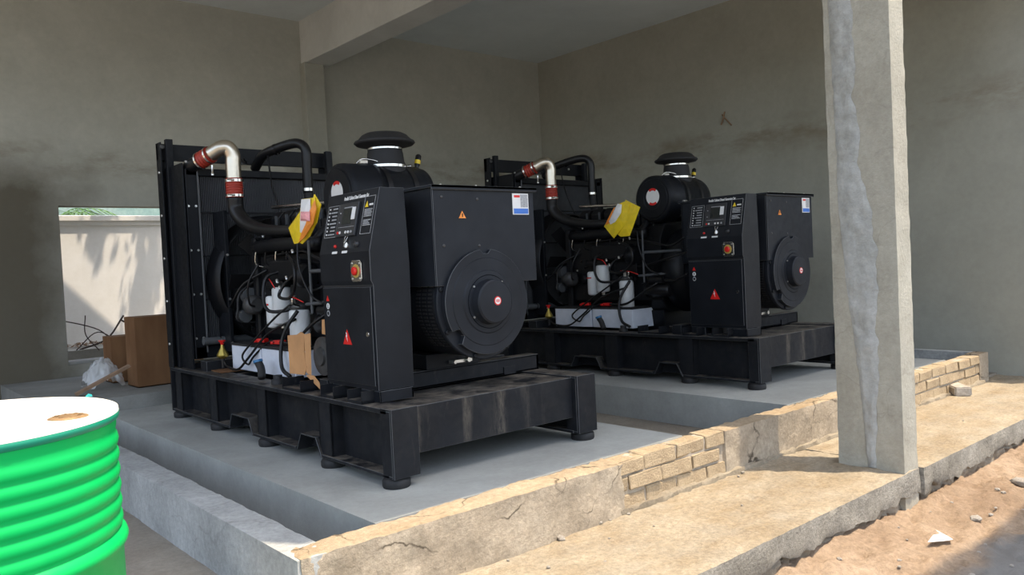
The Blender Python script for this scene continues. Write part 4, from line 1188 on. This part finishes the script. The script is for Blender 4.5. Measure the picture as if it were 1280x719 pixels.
# ------------------------------------------------------------------ cardboard guard and flange on the nearer set
e = empty('cardboard_guard', (2.28, 4.7, .49))
tag(e, 'torn light brown cardboard wrapped beside the control cabinet of the nearer generator', 'cardboard')
oc = (2.28, 4.7, .49)
b = MB(oc); b.prism([(4.93, .505), (4.935, .755), (4.80, .765), (4.74, .785), (4.695, .77), (4.71, .66), (4.69, .56), (4.72, .51)], 'x', 2.30, 2.306).build('front_flap', 'card_light', e)
b = MB(oc); b.add([(2.30, 4.695, .53), (2.30, 4.695, .77), (2.325, 4.672, .775), (2.32, 4.68, .50), (2.306, 4.690, .53), (2.306, 4.690, .77), (2.331, 4.667, .775), (2.326, 4.675, .50)],
    [(0, 1, 2, 3), (4, 7, 6, 5), (0, 4, 5, 1), (1, 5, 6, 2), (2, 6, 7, 3), (3, 7, 4, 0)]).build('side_flap', 'card_light', e)
b = MB(oc); b.prism([(4.61, .77), (4.60, .86), (4.44, .87), (4.43, .80), (4.52, .76)], 'x', 2.38, 2.386).build('top_flap', 'card_light', e)
b = MB(oc); b.prism([(4.70, .51), (4.60, .515), (4.45, .43), (4.52, .435)], 'x', 2.30, 2.306).build('bottom_flap', 'card_light', e)
fl = MB((2.36, 4.52, .63)).lathe((2.36, 4.54, .635), (-1, 0, 0), [(0, .122), (.02, .122), (.021, .115), (.03, .06), (.045, .055)], 32, sharp=True).build('steel_flange', 'grey_cast', None)
fl.location = (2.36, 4.52, .63)
tag(fl, 'round grey metal flange half hidden between cardboard and control cabinet', 'flange')
for k in range(6):
    a = k * PI / 3
    MB((2.36, 4.52, .63)).lathe((2.34, 4.54 + .095 * math.cos(a), .635 + .10 * math.sin(a)), (-1, 0, 0), [(-.002, .009), (.003, .009)], 8).build('bolt_hole', 'rubber', fl)

cs = MB().prism([(2.285, 6.10), (2.60, 6.08), (2.62, 6.34), (2.30, 6.34)], 'z', .424, .43)
tag(cs.build('cardboard_strip', 'card'), 'brown cardboard strip lying under the brass valve on the nearer generator frame', 'cardboard')

# ------------------------------------------------------------------ drum
dc = (.216, 2.352, ZF)
dr = empty('oil_drum', dc)
tag(dr, 'big bright green steel drum with a white lid at the left edge of the picture', 'drum')
RD = .362; HT = 1.124
prof = [(0, RD), (.02, RD + .006), (.035, RD)]
z = .035
def hoop(zc, h=.013, dz=.022): return [(zc - dz, RD), (zc - dz * .5, RD + h * .75), (zc, RD + h), (zc + dz * .5, RD + h * .75), (zc + dz, RD)]
prof += hoop(.40)
prof += hoop(.79)
for k in range(6):
    zc = .835 + k * .041
    prof += [(zc - .0205, RD - .005), (zc - .012, RD + .0005), (zc, RD + .003), (zc + .012, RD + .0005)]
prof += [(1.062, RD - .004), (1.075, RD - .001), (HT - .03, RD)]
body = MB(dc).lathe(dc, (0, 0, 1), prof, 96, cap1=False).build('drum_body', 'drum_green', dr)
MB(dc).lathe(dc, (0, 0, 1), [(HT - .032, RD), (HT - .028, RD + .006), (HT - .014, RD + .008), (HT - .010, RD + .004)], 96, cap0=False, cap1=False).build('chime', 'drum_dark', dr)
MB(dc).lathe(dc, (0, 0, 1), [(HT - .012, RD + .007), (HT - .003, RD + .006), (HT, RD), (HT - .003, RD - .008), (HT - .020, RD - .012), (HT - .022, RD - .03), (HT - .020, RD - .10), (HT - .016, .001)], 96, cap0=False).build('lid', 'drum_lid', dr)
bc = (.455, 2.262, ZF + HT - .018)
bg_ = MB(dc).lathe(bc, (0, 0, 1), [(0, .047), (.004, .046), (.007, .038), (.007, .030), (.004, .001)], 24).build('bung', 'rust', dr, label='rusty brown bung cap')
bb = MB(dc)
for k in range(8):
    a = k * PI / 4
    bb.cb((bc[0] + .030 * math.cos(a), bc[1] + .030 * math.sin(a), bc[2] + .007), .010, .005, .003, Matrix.Rotation(a, 3, 'Z'))
bb.build('bung_teeth', 'rust', bg_)
MB(dc).lathe((bc[0], bc[1], bc[2] - .004), (0, 0, 1), [(0, .066), (.006, .060)], 24).build('bung_collar', 'drum_lid', dr)
MB(dc).lathe((-.02, 2.25, bc[2] - .004), (0, 0, 1), [(0, .03), (.008, .028)], 20).build('vent_plug', 'drum_lid', dr)
tp = MB().add([(.553, 2.505, .833), (.567, 2.498, .833), (.566, 2.50, .839), (.558, 2.505, .842), (.551, 2.509, .835), (.56, 2.512, .834)], [(0, 1, 2, 3, 4), (1, 5, 4, 3, 2), (0, 4, 5, 1)]).build('tape_scrap', 'teal')
tag(tp, 'tiny teal plastic scrap stuck on the far rim of the green drum', 'scrap')

# ------------------------------------------------------------------ loose brick, pebbles, rubble
bk = empty('loose_brick', (8.12, 2.97, ZF))
bm = bmesh.new(); bmesh.ops.create_cube(bm, size=1.0); bmesh.ops.scale(bm, vec=(.30, .15, .085), verts=bm.verts)
bmesh.ops.bevel(bm, geom=bm.edges[:], offset=0.010, segments=2, affect='EDGES')
bmesh.ops.subdivide_edges(bm, edges=[e_ for e_ in bm.edges if e_.calc_length() > .05], cuts=3, use_grid_fill=True)
for v in bm.verts: v.co += Vector([noise.noise(v.co * 22 + Vector((k * 9, 0, 0))) for k in range(3)]) * .0015
bpy.data.objects.remove(bk)
bk = bm_obj('loose_brick', bm, 'stone')
bk.location = (8.12, 2.985, ZF + .045); bk.rotation_euler = (0, 0, math.radians(40))
tag(bk, 'single loose sand-coloured brick lying on the apron before the far brick kerb', 'brick')

def pebble_mesh(seed, mat='stone'):
    bm = bmesh.new(); bmesh.ops.create_icosphere(bm, subdivisions=2, radius=1)
    for v in bm.verts:
        v.co *= 1 + .35 * noise.noise(v.co * 1.3 + Vector((seed * 5, 0, 0)))
        v.co.z *= .62
    me = bpy.data.meshes.new('pebble'); bm.to_mesh(me); bm.free(); me.materials.append(M[mat])
    return me
pm = [pebble_mesh(k) for k in range(5)]
def pebble(x, y, z, r, label, group, name='pebble', k=0, sx=1.0):
    o = bpy.data.objects.new(name, pm[k % 5]); o.location = (x, y, z + r * .35); o.scale = (r * sx, r, r); o.rotation_euler = (0, 0, k * 1.3)
    COL.objects.link(o); tag(o, label, 'stone', group)
    return o
pebble(2.83, 2.98, ZF, .022, 'whitish pebble at the foot of the cracked kerb, largest on the apron', None, k=1, sx=1.3)
rnd = random.Random(8)
for k, (x, y, r) in enumerate([(2.45, 2.96, .008), (2.52, 2.75, .010), (3.15, 3.0, .014), (3.22, 2.99, .009), (3.36, 2.98, .012), (3.3, 2.75, .006), (3.9, 2.6, .007), (2.75, 2.6, .008), (3.0, 2.8, .007), (4.4, 2.95, .009), (4.5, 2.98, .012), (6.3, 2.7, .009), (6.9, 2.5, .008)]):
    pebble(x, y, ZF + .002, r, 'tiny stone chip scattered on the dusty apron', 'stone chips on the apron', 'stone_chip', k)
for k, (x, y, r, lb) in enumerate([
    (5.23, 1.84, .03, 'pale stone half sunk in the sand, directly right of the pillar foot'),
    (6.05, 1.83, .05, 'broken concrete lump in the sand near the shade line, left of its pair'),
    (6.19, 1.74, .035, 'broken concrete lump in the sand near the shade line, middle one'),
    (6.33, 1.70, .03, 'broken concrete lump in the sand near the shade line, right of its pair'),
    (7.6, 2.0, .06, 'grey concrete lump lying in the sand at the right edge of the picture')]):
    pebble(x, y, ground_z(x, y), r, lb, None, 'concrete_lump', k, 1.5)
for k in range(38):
    x = rnd.uniform(3.9, 7.6); y = rnd.uniform(1.35, 2.12)
    pebble(x, y, ground_z(x, y), rnd.uniform(.006, .017), 'small stone scattered over the sunlit sand', 'small stones on the sand', 'stone_chip', k)
# crumpled white scrap on the sand
b = MB()
c = Vector((4.72, 1.84, ground_z(4.72, 1.84) + .012))
vs = [c + Vector(p) * .8 for p in [(-.10, .06, .0), (-.03, .05, .035), (.0, .0, .05), (.06, .03, .02), (.11, .09, .03), (.09, -.02, .0), (.03, -.06, .012), (-.04, -.02, .01)]]
b.add(vs, [(0, 1, 2, 7), (1, 3, 2), (2, 3, 4, 5), (2, 5, 6), (7, 2, 6), (0, 7, 6)])
tag(b.build('plastic_scrap', 'label_white'), 'crumpled white scrap lying on the sand below the pillar', 'scrap')

# ------------------------------------------------------------------ packing stuff behind the nearer set
ZR = 0.128
def box_thing(name, cx_, cy_, sx_, sy_, sz_, rz, mat, label, cat, z0=ZR):
    e = empty(name, (cx_, cy_, z0), rz)
    tag(e, label, cat)
    t = .008
    b = MB(); b.box(-sx_ / 2, sx_ / 2, -sy_ / 2, -sy_ / 2 + t, 0, sz_).box(-sx_ / 2, sx_ / 2, sy_ / 2 - t, sy_ / 2, 0, sz_)
    b.box(-sx_ / 2, -sx_ / 2 + t, -sy_ / 2 + t, sy_ / 2 - t, 0, sz_).box(sx_ / 2 - t, sx_ / 2, -sy_ / 2 + t, sy_ / 2 - t, 0, sz_).box(-sx_ / 2, sx_ / 2, -sy_ / 2, sy_ / 2, 0, t)
    b.build('carton_wall', mat, e)
    b = MB(); b.box(-sx_ / 2, sx_ / 2, -sy_ / 2, -.002, sz_, sz_ + .005)
    b.build('carton_flap', mat, e)
    b = MB(); b.box(-sx_ / 2, sx_ / 2, .002, sy_ / 2, sz_, sz_ + .005)
    b.build('carton_flap', mat, e)
    return e
box_thing('cardboard_box', 2.60, 8.42, .64, .34, .68, .0, 'card', 'tall brown cardboard box standing behind the nearer generator radiator', 'box')
box_thing('cardboard_box', 2.42, 9.05, .40, .3, .47, 0, 'card', 'low brown cardboard box, mostly hidden behind the tall one under the window', 'box')
MB().box(2.245, 2.262, 8.23, 8.60, ZR + .0, ZR + .55)
pk = MB().cb((1.96, 8.20, ZR + .125), .52, .07, .025, Matrix.Rotation(-.42, 3, 'Y')).build('wooden_plank', 'wood')
tag(pk, 'weathered plank leaning on the floor left of the tall cardboard box', 'plank')
# crumpled sheet
vs, fs = [], []
n = 26
for j in range(n + 1):
    for i in range(n + 1):
        u, v = i / n - .5, j / n - .5
        r = math.sqrt(u * u + v * v)
        h = .26 * max(0, 1 - (r / .62) ** 2) + .05 * noise.fractal(Vector((u * 7, v * 7, 2)), 1, 2, 4)
        vs.append((2.06 + u * .34 + .02 * noise.noise(Vector((u * 8, v * 8, 9))), 8.62 + v * .34 + .03 * noise.noise(Vector((u * 8, v * 8, 19))), ZR + .02 + max(0, h)))
for j in range(n):
    for i in range(n):
        a = j * (n + 1) + i; fs.append((a, a + 1, a + n + 2, a + n + 1))
tag(MB().add(vs, fs, True).build('plastic_sheet', 'plastic'), 'crumpled translucent plastic sheet heaped beside the tall cardboard box', 'plastic sheet')

# wall scar on the right wall
sc_ = MB()
sc_.tube([(9.512, 6.40, 3.07), (9.500, 6.36, 3.02), (9.505, 6.30, 2.95), (9.515, 6.26, 2.90)], .010, 5)
sc_.tube([(9.512, 6.36, 3.10), (9.495, 6.37, 3.02), (9.505, 6.42, 2.93)], .010, 5)
tag(sc_.build('cable_stub', 'wood'), 'small frayed stub poking out of the right wall high up', 'stub')
# cracks on the plinth
